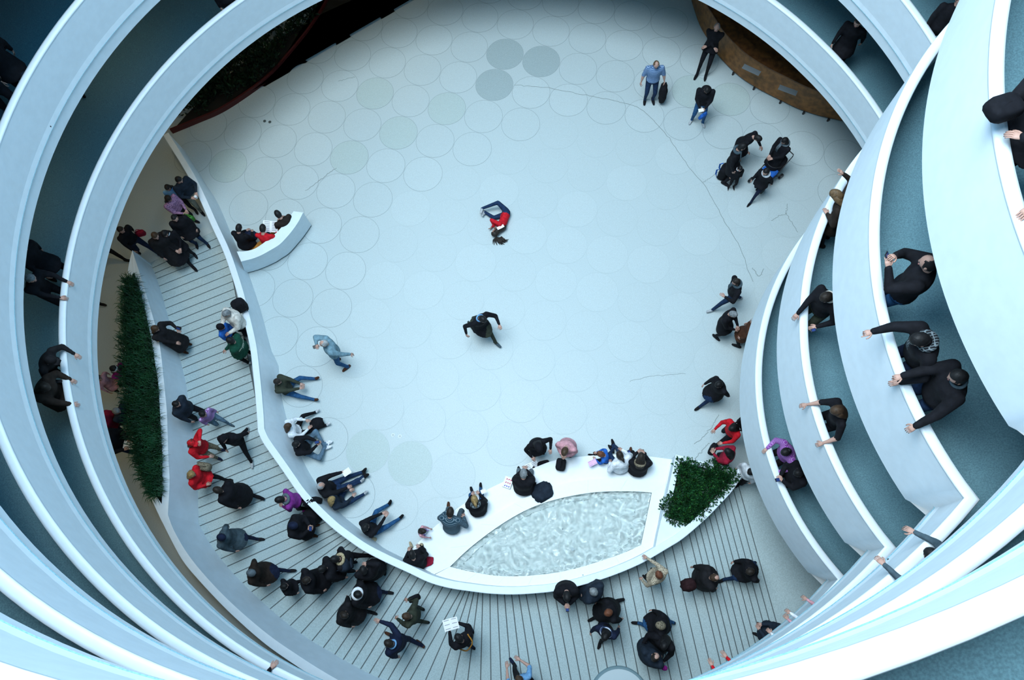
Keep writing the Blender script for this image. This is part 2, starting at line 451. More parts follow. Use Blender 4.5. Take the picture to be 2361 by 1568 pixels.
g = mesh_obj('planter_grass', gv, gf, GRASS, w0); g['kind'] = 'stuff'

# ------------------------------------------------------------------ floor discs inside the visible floor
def inpoly(p, poly):
    c = False; n = len(poly)
    for i in range(n):
        a, b = poly[i], poly[(i + 1) % n]
        if (a[1] > p[1]) != (b[1] > p[1]) and p[0] < (b[0] - a[0]) * (p[1] - a[1]) / (b[1] - a[1]) + a[0]: c = not c
    return c
SEAT_PX = [(925, 1293), (960, 1255), (998, 1218), (1022, 1198), (1060, 1168), (1108, 1137), (1160, 1111), (1240, 1075), (1284, 1060), (1335, 1053), (1403, 1048), (1475, 1050), (1549, 1059)]
FP = [tuple(BASE[i]) for i in range(0, len(BASE) - 8, 4)] + [tuple(at(u, v, 0)[:2]) for u, v in SEAT_PX] + [tuple(at(u, v, 0)[:2]) for u, v in
     [(1560, 1050), (1700, 1085), (1900, 900), (2050, 500), (2000, 300), (1930, 285), (1838, 258), (1742, 212), (1656, 138), (1600, 30), (1590, -40), (760, -40), (745, 14), (705, 75), (627, 166), (508, 251), (396, 298)]]
nd = 0
for j in range(-3, 16):
    for i in range(-8, 18):
        c = ORG + U_ * i + V_ * j
        if not inpoly(c, FP) or np.hypot(*(c - CC)) > 11.5: continue
        edge = min(np.hypot(*(np.array(b) - c)) for b in FP[:len(BASE) // 4])
        far = np.hypot(*(c - np.array([1.5, 5.5])))
        t = 3 if (i, j) in DARK else (1 if (i, j) in GREEN else int(rng.choice([0, 0, 2])))
        o = bpy.data.objects.new('terrazzo_disc', disc_mesh(t, 1 if far > 7.2 else 0)); COL.objects.link(o)
        o.location = (c[0], c[1], 0); o.parent = floor; nd += 1
# cracks across the terrazzo
CRACK = mat('crack_dark', (.16, .19, .18), .9)
def crack(px, w=.010):
    P = spline(px, len(px) * 7); Q = np.array([at(u, v, 0)[:2] for u, v in P]); Q += rng.normal(0, .012, Q.shape)
    N = normals(np.c_[Q, np.zeros(len(Q))]); rows = [[(q[0] - n[0] * w / 2, q[1] - n[1] * w / 2, .006), (q[0] + n[0] * w / 2, q[1] + n[1] * w / 2, .006)] for q, n in zip(Q, N)]
    return strip('crack', rows, CRACK, floor, smooth=False)
crack([(1185, 196), (1260, 203), (1360, 222), (1440, 238), (1480, 255), (1532, 306), (1560, 345), (1600, 400), (1622, 422), (1640, 455), (1670, 510), (1700, 560), (1716, 597), (1735, 650)])
crack([(1622, 421), (1640, 408), (1660, 395)]); crack([(1812, 492), (1830, 520), (1838, 535)]); crack([(1778, 510), (1800, 496), (1812, 492), (1816, 470)])
crack([(1735, 617), (1750, 637), (1760, 620)]); crack([(705, 440), (735, 418), (757, 400), (775, 388)]); crack([(1657, 955), (1640, 985), (1620, 1010), (1600, 1024)])
crack([(1636, 1020), (1615, 1043), (1602, 1058)]); crack([(780, 188), (800, 182), (818, 178)]); crack([(1450, 880), (1500, 868), (1580, 862)], .006)

# warm downlights in the soffits over the ground floor and the first gallery
for lev, ths, en in ((1, (112, 132, 150, 166, 182, 198, 214), 42), (2, (70, 100, 125, 150, 172, 194, 216), 16)):
    for th in ths:
        t = math.radians(th); r = 10.4; p = CC + r * np.array([math.cos(t), math.sin(t)]); z = z_rim(lev + th / 360) - H_FACE - .06
        t_ = bpy.data.objects.new('downlight', None); COL.objects.link(t_); t_.location = (p[0], p[1], z)
        tag(t_, 'small round warm downlight in the soffit of the %s turn of the ramp' % ('first' if lev == 1 else 'second'), 'lamp', 'downlights of the %s turn' % ('first' if lev == 1 else 'second'))
        mb = MB(); mb.tube([(0, 0, .05), (0, 0, .0)], [.09, .09], 16); mb.build('housing', mat('lamp_white', (.7, .7, .7), .5), t_)
        li = bpy.data.lights.new('downlight_lamp', 'SPOT'); li.energy = en; li.color = (1.0, .74, .36) if lev == 1 else (1.0, .90, .62); li.spot_size = 2.5; li.spot_blend = 1.0; li.shadow_soft_size = .12
        lo = bpy.data.objects.new('downlight_lamp', li); COL.objects.link(lo); lo.parent = t_; lo.location = (0, 0, -.03)

# ------------------------------------------------------------------ curved bench wall with wooden seat
BW_IN = [(546, 580), (566, 579), (586, 574), (604, 563), (622, 549), (640, 534), (658, 513), (668, 500), (677, 487)]
BW_OUT = [(556, 603), (580, 597), (601, 589), (623, 577), (644, 564), (660, 548), (675, 530), (688, 511), (699, 490)]
BW_BASE = [(566, 630), (600, 620), (634, 605), (650, 595), (665, 585), (681, 568), (697, 549), (708, 534), (718, 519)]
ZB = .95
bi = np.array([at(u, v, ZB) for u, v in spline(BW_IN, 40)]); bo = np.array([at(u, v, ZB) for u, v in spline(BW_OUT, 40)]); bb = np.array([at(u, v, 0.05) for u, v in spline(BW_BASE, 40)])
bench = bpy.data.objects.new('curved_bench_wall', None); COL.objects.link(bench); bench.location = (0, 0, 0)
tag(bench, 'low curved white bench wall with an orange wooden seat inside, joined to the ramp wall', 'bench')
n_in = normals(bi)
rows = []
for i in range(40):
    a, b, c = bi[i], bo[i], bb[i]
    rows.append([(a[0], a[1], 0), (a[0], a[1], ZB - .02), (a[0], a[1], ZB), (b[0], b[1], ZB), (b[0] + .3 * (c[0] - b[0]) * .1, b[1], ZB - .02), tuple(c)])
mb = MB(); V = [p for r in rows for p in r]
F = [(i * 6 + j, i * 6 + j + 1, (i + 1) * 6 + j + 1, (i + 1) * 6 + j) for i in range(39) for j in range(5)]
mb.add(V, F); e = 39 * 6; mb.add([rows[39][j] for j in range(6)], [(0, 1, 2, 3, 4, 5)])
mb.add([rows[0][j] for j in range(6)], [(5, 4, 3, 2, 1, 0)])
mb.build('wall_body', WHITE, bench)
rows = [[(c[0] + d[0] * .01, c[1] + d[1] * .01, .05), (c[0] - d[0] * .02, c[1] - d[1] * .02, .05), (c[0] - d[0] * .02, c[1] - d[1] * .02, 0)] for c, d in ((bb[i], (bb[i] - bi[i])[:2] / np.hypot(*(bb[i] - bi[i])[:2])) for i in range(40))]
strip('base_gap', rows, mat('base_gap_dark', (.05, .09, .10), .8), bench)  # dark strip along the wall's foot
cen = bi[:, :2].mean(0)
OAK = mat('orange_oak', (.48, .20, .035), .45, .25, 9)
def toin(i): # direction from the wall to the seat side
    t = bi[min(39, i + 1), :2] - bi[max(0, i - 1), :2]; t /= np.hypot(*t); return np.array([-t[1], t[0]])
for s in range(6):
    mb = MB(); i0, i1 = 1 + s * 6, min(38, 1 + s * 6 + 6)
    idx = [i0, (i0 + i1) // 2, i1]
    outer = [bi[i, :2] + toin(i) * .02 for i in idx]; inner = [bi[i, :2] + toin(i) * .46 for i in idx[::-1]]
    mb.prism([tuple(p) for p in outer + inner], .38, .43); mb.build('seat_plank', OAK, bench)
rows = [[tuple(bi[i, :2] + toin(i) * .42) + (0,), tuple(bi[i, :2] + toin(i) * .42) + (.38,)] for i in range(1, 39)]
strip('seat_front', rows, OAK, bench)

# ------------------------------------------------------------------ seed-shaped pool
FWHITE = mat('white_pool_stone', (.74, .80, .82), .4, .02, 14)
pool = bpy.data.objects.new('seed_shaped_pool', None); COL.objects.link(pool)
tag(pool, 'white seed-shaped fountain pool with wide seat ledge and shallow rippling water', 'fountain')
RISER = [(982, 1334), (992, 1322), (1017, 1282), (1068, 1238), (1136, 1190), (1220, 1143), (1305, 1114), (1390, 1104), (1475, 1107), (1540, 1114)]
Z_SEAT, Z_RIM = .40, .50
so = np.array([at(u, v, Z_SEAT) for u, v in spline([(912, 1303)] + SEAT_PX, 60)]); ri = np.array([at(u, v, Z_RIM) for u, v in spline(RISER, 60)])
rows = [[(so[i][0], so[i][1], 0), (so[i][0], so[i][1], Z_SEAT - .02), tuple(so[i] * 0.996 + np.array([ri[i][0], ri[i][1], Z_SEAT]) * .004), (ri[i][0], ri[i][1], Z_SEAT)] for i in range(60)]
V = [p for r in rows for p in r]; F = [(i * 4 + j, i * 4 + j + 1, (i + 1) * 4 + j + 1, (i + 1) * 4 + j) for i in range(59) for j in range(3)]
F.append(tuple(59 * 4 + j for j in range(4)))
# close the corner against the ramp wall
b = len(V); q = at(985, 1340, Z_SEAT); V += [tuple(q), (q[0], q[1], 0)]; F.append((3, 2, b)); F.append((0, 1, 2, b, b + 1))
mesh_obj('seat_ledge', V, F, FWHITE, pool)
WF = [(1037, 1307), (1085, 1262), (1153, 1211), (1220, 1173), (1288, 1150), (1373, 1135), (1458, 1133), (1503, 1136)]
WB = [(1037, 1307), (1085, 1318), (1153, 1328), (1237, 1326), (1322, 1312), (1424, 1280), (1478, 1257)]
OB = [(985, 1334), (1040, 1346), (1095, 1356), (1152, 1361), (1237, 1358), (1322, 1345), (1424, 1315), (1503, 1275)]
wf = np.array([at(u, v, Z_RIM)[:2] for u, v in spline(WF, 57)]); rif = np.array([at(u, v, Z_RIM)[:2] for u, v in spline(RISER[:-1] + [(1536, 1114)], 57)])
wb = np.array([at(u, v, Z_RIM)[:2] for u, v in spline(WB, 57)]); obk = np.array([at(u, v, Z_RIM)[:2] for u, v in spline(OB, 57)])
def stones(a, b, n):
    k = (len(a) - 1) // n
    for s in range(n):
        i0, i1 = s * k, (s + 1) * k
        A = [a[i].copy() for i in range(i0, i1 + 1)]; B = [b[i].copy() for i in range(i0, i1 + 1)]
        g = .0015
        for L in (A, B):
            d0 = (L[1] - L[0]) / (np.hypot(*(L[1] - L[0])) + 1e-6); L[0] = L[0] + d0 * g; d1 = (L[-2] - L[-1]) / (np.hypot(*(L[-2] - L[-1])) + 1e-6); L[-1] = L[-1] + d1 * g
        mb = MB(); mb.prism([tuple(p) for p in A] + [tuple(p) for p in B[::-1]], .2, Z_RIM); mb.build('rim_stone', FWHITE, pool)
rbp = [tuple(p) for p in rif] + [tuple(c) for c in (at(1503, 1275, .5)[:2],)] + [tuple(p) for p in obk[::-1]]
me_ = MB(); me_.add([(p[0], p[1], Z_RIM - .012) for p in list(wf) + list(rif)], [(i, i + 1, 57 + i + 1, 57 + i) for i in range(56)]); me_.add([(p[0], p[1], Z_RIM - .012) for p in list(wb) + list(obk)], [(i, 57 + i, 57 + i + 1, i + 1) for i in range(56)]); me_.build('rim_bed', FWHITE, pool)
stones(wf, rif, 7); stones(wb, obk, 7)
c1, c2, c3, c4 = [at(u, v, Z_RIM)[:2] for u, v in ((1503, 1136), (1536, 1114), (1503, 1275), (1478, 1257))]
mb = MB(); mb.prism([tuple(c1), tuple(c2), tuple(c3), tuple(c4)], .2, Z_RIM); mb.build('rim_stone', FWHITE, pool)
poly = [tuple(p) for p in wf] + [tuple(p) for p in wb[::-1]]
pc = np.array(poly).mean(0)
mb = MB(); mb.prism(poly, .22, .30); mb.build('basin_floor', mat('basin_white', (.76, .83, .82), .5), pool)
rows = [[(p[0], p[1], Z_RIM - .004), (p[0], p[1], .355), tuple(pc + (np.array(p) - pc) * .87) + (.355,), tuple(pc + (np.array(p) - pc) * .868) + (.30,)] for p in poly + poly[:1]]
strip('basin_step', rows, mat('basin_step_white', (.76, .83, .82), .5), pool, smooth=False)
# water: real ripples
wm = bpy.data.materials.new('pool_water'); wm.use_nodes = True; nt = wm.node_tree; bs = nt.nodes['Principled BSDF']
bs.inputs['Base Color'].default_value = (.95, 1.0, .985, 1); bs.inputs['Roughness'].default_value = .04; bs.inputs['Transmission Weight'].default_value = 1.0; bs.inputs['IOR'].default_value = 1.30
tc = nt.nodes.new('ShaderNodeTexCoord'); nz = nt.nodes.new('ShaderNodeTexNoise'); nz.inputs['Scale'].default_value = 3.2; nz.inputs['Detail'].default_value = 1.5; nz.inputs['Distortion'].default_value = 2.2
bp = nt.nodes.new('ShaderNodeBump'); bp.inputs['Strength'].default_value = 1.0; bp.inputs['Distance'].default_value = .16
nt.links.new(tc.outputs['Object'], nz.inputs['Vector']); nt.links.new(nz.outputs['Fac'], bp.inputs['Height']); nt.links.new(bp.outputs[0], bs.inputs['Normal'])
wv = [tuple(pc) + (.44,)]; wfc = []
jet = at(1297, 1220, .44)[:2]
ring_n = len(poly); NR = 70
wv = []; 
for k in range(NR + 1):
    f = k / NR
    for p in poly:
        q = jet + (np.array(p) - jet) * f; r = np.hypot(*(q - jet)); h = .010 * math.cos(r * 26) * math.exp(-r * 1.2)
        wv.append((q[0], q[1], .44 + h))
wfc = [(k * ring_n + j, k * ring_n + (j + 1) % ring_n, (k + 1) * ring_n + (j + 1) % ring_n, (k + 1) * ring_n + j) for k in range(NR) for j in range(ring_n)]
mesh_obj('water', wv, wfc, wm, pool, smooth=True)
for (u, v) in ((1297, 1220), (1320, 1266), (1344, 1326)):
    zz = .445 if v < 1300 else Z_RIM + .002
    p = at(u, v, zz); mb = MB()
    mb.tube([(p[0], p[1], zz - .03), (p[0], p[1], zz + .003)], .042 if v == 1266 else .018, 16); mb.build('nozzle_ring' if v != 1326 else 'drain', mat('nozzle_grey', (.34, .42, .43), .5), pool)

# ------------------------------------------------------------------ leafy planter at the pool's end
pb = bpy.data.objects.new('planter_box', None); COL.objects.link(pb)
tag(pb, 'white angular planter filled with a dense dark green shrub at the end of the pool', 'planter')
ZP = .95
po = [at(u, v, ZP)[:2] for u, v in ((1558, 1048), (1716, 1091), (1689, 1126), (1660, 1158), (1628, 1191), (1590, 1226), (1540, 1260), (1508, 1277), (1517, 1230), (1536, 1150))]
ps = [at(u, v, ZP)[:2] for u, v in ((1568, 1064), (1697, 1097), (1670, 1124), (1646, 1152), (1618, 1183), (1592, 1209), (1565, 1202), (1540, 1195), (1552, 1140))]
me = bpy.data.meshes.new('box_body'); bm = bmesh.new()
def ringv(P, z): return [bm.verts.new((p[0], p[1], z)) for p in P]
o0, o1, i1, i0 = ringv(po, 0), ringv(po, ZP), ringv(ps, ZP), ringv(ps, ZP - .2)
def wall(a, b):
    for i in range(len(a)): bm.faces.new((a[i], a[(i + 1) % len(a)], b[(i + 1) % len(a)], b[i]))
wall(o0, o1); wall(i1, i0)
bm.edges.ensure_lookup_table()
oe = [bm.edges.get((o1[i], o1[(i + 1) % len(o1)])) for i in range(len(o1))]; ie = [bm.edges.get((i1[i], i1[(i + 1) % len(i1)])) for i in range(len(i1))]
bmesh.ops.triangle_fill(bm, edges=oe + ie, use_beauty=True); bmesh.ops.recalc_face_normals(bm, faces=bm.faces)
bm.to_mesh(me); bm.free(); me.materials.append(WHITE); o = bpy.data.objects.new('box_body', me); COL.objects.link(o); o.parent = pb
mb = MB(); mb.prism([tuple(p) for p in ps], ZP - .3, ZP - .2); mb.build('soil', SOIL, pb)
gp = [at(u, v, .5)[:2] for u, v in ((1536, 1114), (1549, 1059), (1558, 1052), (1540, 1130), (1517, 1232), (1506, 1278), (1500, 1275))]
mb = MB(); mb.prism([tuple(p) for p in gp], 0, .46); mb.build('side_ledge', FWHITE, pb)

LEAF = mat('shrub_leaf', (.011, .060, .020), .4, .6, 8, spec=.4); LEAF2 = mat('shrub_leaf_light', (.026, .115, .022), .4, .5, 8, spec=.4)
def leaf_mass(name, centres, n_leaf, L, parent, mats, up=.5):
    V = []; F = []; MI = []
    for _ in range(n_leaf):
        c, r = centres[int(rng.integers(len(centres)))]
        d = rng.normal(size=3); d /= np.linalg.norm(d); d[2] = abs(d[2]) * 1.0 if rng.random() < .8 else d[2]
        p = np.array(c) + d * np.array(r) * (.55 + .5 * rng.random())
        ax = d + rng.normal(0, .5, 3); ax[2] += up; ax /= np.linalg.norm(ax); s = np.cross(ax, rng.normal(size=3)); s /= np.linalg.norm(s); nn = np.cross(ax, s)
        l = L * (.7 + .6 * rng.random()); w = l * .22
        b = len(V); V += [p, p + ax * l * .45 + s * w + nn * .1 * l, p + ax * l * .45 - s * w + nn * .1 * l, p + ax * l]
        F += [(b, b + 1, b + 3, b + 2)]; MI.append(0 if rng.random() < .8 else 1)
    o = mesh_obj(name, V, F, mats, parent, MI); o['kind'] = 'stuff'; return o
cs = []
for _ in range(90):
    while True:
        p = np.array(ps)[:, :2].min(0) + rng.random(2) * (np.array(ps).max(0) - np.array(ps).min(0))
        if inpoly(p, [tuple(q) for q in ps]): break
    cs.append(((p[0], p[1], ZP - .06 + .10 * rng.random()), (.14, .14, .12)))
for (u, v) in ((1650, 1072), (1662, 1078), (1640, 1076), (1536, 1160), (1540, 1175), (1534, 1168), (1547, 1190), (1690, 1098)):
    p = at(u, v, ZP + .05); cs.append(((p[0], p[1], ZP + .06), (.13, .13, .13)))
leaf_mass('shrub_foliage', cs, 9000, .075, pb, [LEAF, LEAF2])
# ------------------------------------------------------------------ dark planting bed under the gallery
bd = bpy.data.objects.new('dark_plant_bed', None); COL.objects.link(bd)
tag(bd, 'crescent planting bed with maroon edge and dark foliage in the shade under the gallery', 'planter')
EDGE = [(392, 300), (451, 276), (508, 251), (576, 207), (627, 166), (664, 125), (705, 75), (729, 41), (746, 14), (765, -25), (790, -90)]
ZK = .18
be = np.array([at(u, v, ZK)[:2] for u, v in spline(EDGE, 50)]); nb = normals(np.c_[be, np.zeros(50)])
rows = [[(p[0], p[1], 0), (p[0], p[1], ZK), (p[0] + n[0] * .06, p[1] + n[1] * .06, ZK), (p[0] + n[0] * .06, p[1] + n[1] * .06, .05)] for p, n in zip(be, nb)]
strip('edge_board', rows, mat('maroon_edge', (.07, .012, .012), .5), bd, smooth=False)
far = [tuple(CC + 11.9 * np.array([math.cos(a), math.sin(a)])) for a in np.radians(np.linspace(98, 148, 20))]
mb = MB(); mb.prism([tuple(p + n * .05) for p, n in zip(be, nb)] + [f for f in far], .0, .1); mb.build('soil', mat('shaded_soil', (.012, .012, .010), .95), bd)  # soil colour blackened to carry the shade under the gallery
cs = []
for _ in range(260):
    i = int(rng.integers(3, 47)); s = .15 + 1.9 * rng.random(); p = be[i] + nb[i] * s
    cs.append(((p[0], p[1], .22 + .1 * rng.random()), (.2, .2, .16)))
leaf_mass('bed_foliage', cs, 7000, .16, bd, [mat('bed_leaf', (.006, .022, .010), .6, .5, 5), mat('bed_leaf_shaded_b', (.010, .035, .012), .6, .5, 5)], up=.9)  # lack of light under the gallery is put into these leaf colours

# ------------------------------------------------------------------ curved wooden reception desk
dk = bpy.data.objects.new('reception_desk', None); COL.objects.link(dk)
tag(dk, 'long curved brown wooden reception desk under the gallery at the top right', 'desk')
DB = [(1575, -60), (1588, -10), (1598, 24), (1612, 64), (1633, 100), (1656, 135), (1698, 177), (1742, 207), (1790, 232), (1837, 255), (1885, 271), (1928, 281), (1985, 292)]
WOOD = mat('brown_wood', (.11, .040, .010), .45, .45, 7); WOOD2 = mat('brown_wood_light', (.20, .085, .022), .45, .35, 7)
dpt = np.array([at(u, v, 0)[:2] for u, v in spline(DB, 61)]); dn = normals(np.c_[dpt, np.zeros(61)])
for s in range(12):
    rws = []
    for i in range(s * 5, s * 5 + 6):
        p, n = dpt[i], dn[i]; t = 0.0
        rws.append([(p[0] + n[0] * .03, p[1] + n[1] * .03, .06), (p[0], p[1], .10), (p[0], p[1], 1.02)])
    strip('front_panel', rws, WOOD2 if s % 2 == 0 else WOOD2, dk, smooth=False)
rws = [[(p[0] - n[0] * .03, p[1] - n[1] * .03, 1.02), (p[0] - n[0] * .03, p[1] - n[1] * .03, 1.06), (p[0] + n[0] * .32, p[1] + n[1] * .32, 1.06), (p[0] + n[0] * .32, p[1] + n[1] * .32, .76)] for p, n in zip(dpt, dn)]
strip('counter_top', rws, WOOD, dk, smooth=False)
rws = [[(p[0] + n[0] * .32, p[1] + n[1] * .32, .76), (p[0] + n[0] * 1.0, p[1] + n[1] * 1.0, .76), (p[0] + n[0] * 1.0, p[1] + n[1] * 1.0, .05)] for p, n in zip(dpt, dn)]
strip('work_top', rws, WOOD, dk, smooth=False)
for i in (27, 33, 40, 46, 52):
    p, n = dpt[i], dn[i]; mb = MB(); mb.tube([(p[0] - n[0] * .03, p[1] - n[1] * .03, 0), (p[0] - n[0] * .03, p[1] - n[1] * .03, .10)], .03, 8); mb.build('foot', mat('foot_black', (.02, .02, .02), .5), dk)
for nm, (u, v), rz in (('left', (1733, 160), -33), ('right', (1817, 207), -27)):
    p = at(u, v, 1.09); mb = MB(); mb.box((0, 0, 0), (.5, .16, .015)); mb.box((0, 0, .008), (.46, .12, .004))
    o = mb.build('sign_plate', mat('plate_grey', (.16, .18, .19), .3), None); o.location = (p[0], p[1], 1.07); o.rotation_euler = (0, 0, math.radians(rz))
    tag(o, 'flat grey plate lying on the wooden desk, %s of the two' % nm, 'sign', 'plates on the desk')

# ------------------------------------------------------------------ round plinth on the ramp, floor plates
p, z = at_ramp(1429, 1612, .12); mb = MB()
mb.tube([(0, 0, .0), (0, 0, .10), (0, 0, .12)], [.66, .66, .64], 48); mb.tube([(0, 0, .12), (0, 0, .125)], [.60, .60], 48, m=1)
o = mb.build('round_plinth', [mat('plinth_edge', (.16, .26, .30), .5), mat('plinth_top', (.50, .60, .64), .35)]); o.location = (p[0], p[1], z)
tag(o, 'low round grey disc standing on the striped ramp at the bottom edge', 'plinth')
for i, (u, v, dark) in enumerate(((906, 1003, 0), (922, 1006, 0), (610, 279, 1), (622, 281, 1))):
    p = at(u, v, .01); mb = MB(); mb.tube([(0, 0, 0), (0, 0, .008)], .045, 20); mb.tube([(0, 0, .008), (0, 0, .011)], .028, 16, m=1)
    o = mb.build('floor_outlet', [mat('outlet_%d' % dark, (.62, .66, .66) if not dark else (.10, .13, .13), .3), mat('outlet_in_%d' % dark, (.40, .45, .45) if not dark else (.06, .07, .07), .4)])
    o.location = (p[0], p[1], .002)
    tag(o, ['small pale round floor outlet, left one of the pair near the seated crowd', 'small pale round floor outlet, right one of the pair near the seated crowd', 'small dark round floor outlet, left one of the pair near the plant bed', 'small dark round floor outlet, right one of the pair near the plant bed'][i], 'outlet', 'floor outlets')

# ------------------------------------------------------------------ people
def ik(root, target, l1, l2, pole):
    root, target, pole = map(lambda q: np.array(q, float), (root, target, pole))
    d = target - root; L = np.linalg.norm(d); mx = (l1 + l2) * .995
    if L > mx: target = root + d / L * mx; d = target - root; L = mx
    u = d / L; a = (l1 * l1 - l2 * l2 + L * L) / (2 * L); h = math.sqrt(max(0, l1 * l1 - a * a))
    pv = pole - u * (pole @ u); pv /= (np.linalg.norm(pv) + 1e-9)
    return root + u * a + pv * h, target
def Rx(a): c, s = math.cos(a), math.sin(a); return np.array([[1, 0, 0], [0, c, -s], [0, s, c]])
def Ry(a): c, s = math.cos(a), math.sin(a); return np.array([[c, 0, s], [0, 1, 0], [-s, 0, c]])
def Rz(a): c, s = math.cos(a), math.sin(a); return np.array([[c, -s, 0], [s, c, 0], [0, 0, 1]])

SKIN = {'light': mat('skin_light', (.44, .265, .21), .5), 'mid': mat('skin_mid', (.34, .19, .14), .5), 'dark': mat('skin_dark', (.12, .06, .04), .5)}
EYE = mat('eye_dark', (.02, .02, .025), .2); LIP = mat('lip', (.40, .16, .15), .5)
def cloth(name, col, **k): return mat('cloth_' + name, col, .85, k.pop('var', .25), k.pop('scale', 14), k.pop('bump', .55), spec=.15, **k)
PAL = dict(black=(.0075, .008, .011), soot=(.012, .012, .014), navy=(.010, .016, .040), ink=(.014, .022, .035), grey=(.10, .13, .15), slate=(.055, .085, .105), jeans=(.022, .085, .20), djeans=(.012, .030, .075),
           pjeans=(.10, .17, .24), khaki=(.20, .21, .17), tan=(.30, .24, .14), white=(.72, .76, .80), red=(.55, .012, .022), dred=(.26, .010, .030), purple=(.20, .03, .22), lilac=(.45, .30, .62),
           pink=(.58, .30, .34), blue=(.02, .12, .46), green=(.008, .060, .038), brown=(.075, .030, .016), dbrown=(.022, .016, .013), cream=(.62, .60, .55), sweat=(.16, .27, .33), magenta=(.30, .02, .22),
           skyb=(.16, .35, .60), olive=(.035, .042, .03), silver=(.45, .48, .50), beige=(.42, .34, .22), gold=(.35, .26, .09))
HAIRC = dict(black=(.008, .008, .009), dark=(.020, .015, .012), brown=(.055, .032, .018), lbrown=(.12, .075, .038), blond=(.30, .20, .08), grey=(.20, .22, .23), lgrey=(.40, .42, .43), red=(.14, .05, .025))
def C(n):
    if not isinstance(n, str): return n
    return _M.get('cloth_' + n) or cloth(n, PAL[n])
def HM(n): return mat('hair_' + n, HAIRC[n], .6, .35, 25, .3)

def wave_mat(name, c1, c2, scale, kind='plaid', axis='Z'):
    m = bpy.data.materials.new('cloth_' + name); m.use_nodes = True; nt = m.node_tree; b = nt.nodes['Principled BSDF']; b.inputs['Roughness'].default_value = .85; b.inputs['Specular IOR Level'].default_value = .1
    tc = nt.nodes.new('ShaderNodeTexCoord')
    def wv(ax):
        w = nt.nodes.new('ShaderNodeTexWave'); w.wave_type = 'BANDS'; w.bands_direction = ax; w.inputs['Scale'].default_value = scale; w.inputs['Distortion'].default_value = .6 if kind == 'stripe' else 0
        nt.links.new(tc.outputs['Object'], w.inputs['Vector']); return w
    mx = nt.nodes.new('ShaderNodeMix'); mx.data_type = 'RGBA'; mx.inputs[6].default_value = tuple(c1) + (1,); mx.inputs[7].default_value = tuple(c2) + (1,)
    if kind in ('plaid', 'dots'):
        a, c = wv('X'), wv('Z'); mm = nt.nodes.new('ShaderNodeMath'); mm.operation = 'MAXIMUM' if kind == 'plaid' else 'MULTIPLY'
        nt.links.new(a.outputs['Fac'], mm.inputs[0]); nt.links.new(c.outputs['Fac'], mm.inputs[1])
        rp = nt.nodes.new('ShaderNodeMapRange'); rp.inputs[1].default_value = .75 if kind == 'plaid' else .35; rp.inputs[2].default_value = .9 if kind == 'plaid' else .6
        nt.links.new(mm.outputs[0], rp.inputs[0]); nt.links.new(rp.outputs[0], mx.inputs[0])
    elif kind == 'spots':
        v = nt.nodes.new('ShaderNodeTexVoronoi'); v.inputs['Scale'].default_value = scale; nt.links.new(tc.outputs['Object'], v.inputs['Vector'])
        rp = nt.nodes.new('ShaderNodeMapRange'); rp.inputs[1].default_value = .25; rp.inputs[2].default_value = .45; nt.links.new(v.outputs['Distance'], rp.inputs[0]); nt.links.new(rp.outputs[0], mx.inputs[0])
    else:
        a = wv(axis); rp = nt.nodes.new('ShaderNodeMapRange'); rp.inputs[1].default_value = .55; rp.inputs[2].default_value = .7
        nt.links.new(a.outputs['Fac'], rp.inputs[0]); nt.links.new(rp.outputs[0], mx.inputs[0])
    nt.links.new(mx.outputs[2], b.inputs['Base Color']); _M['cloth_' + name] = m; return m
wave_mat('plaid', (.020, .075, .20), (.30, .42, .60), 9, 'plaid'); wave_mat('striped', (.020, .050, .075), (.14, .20, .24), 11, 'stripe'); wave_mat('purpledot', (.22, .05, .30), (.60, .45, .70), 17, 'dots')
wave_mat('leopard', (.05, .035, .02), (.42, .36, .27), 45, 'spots'); wave_mat('floral', (.04, .03, .08), (.42, .22, .36), 38, 'spots'); wave_mat('greybands', (.030, .045, .10), (.50, .56, .64), 5, 'stripe')
wave_mat('lilacknit', (.20, .06, .26), (.55, .42, .72), 14, 'stripe'); wave_mat('check', (.015, .018, .022), (.16, .20, .22), 10, 'plaid'); wave_mat('fur', (.035, .030, .022), (.20, .17, .12), 40, 'spots'); wave_mat('beigefur', (.16, .12, .06), (.46, .38, .24), 40, 'spots')

def loft(mb, rings, n=16, m=0):
    V = []; k = len(rings)
    for c, ex, ey, a, b in rings:
        for j in range(n):
            w = 2 * math.pi * j / n; V.append(c + ex * (a * math.cos(w)) + ey * (b * math.sin(w)))
    F = [(i * n + j, i * n + (j + 1) % n, (i + 1) * n + (j + 1) % n, (i + 1) * n + j) for i in range(k - 1) for j in range(n)]
    F.append(tuple(range(n - 1, -1, -1))); F.append(tuple((k - 1) * n + j for j in range(n)))
    mb.add(V, F, m)
def capsule(mb, p0, r0, p1, r1, n=12):
    p0, p1 = np.array(p0, float), np.array(p1, float); t = p1 - p0; L = np.linalg.norm(t)
    if L < 1e-5: mb.ball(p0, max(r0, r1), n, 8); return
    t /= L; pts = []; rad = []
    for a in (80, 50, 20): pts.append(p0 - t * r0 * math.sin(math.radians(a))); rad.append(r0 * math.cos(math.radians(a)))
    pts.append(p0); rad.append(r0); pts.append(p1); rad.append(r1)
    for a in (20, 50, 80): pts.append(p1 + t * r1 * math.sin(math.radians(a))); rad.append(r1 * math.cos(math.radians(a)))
    mb.tube(pts, rad, n)

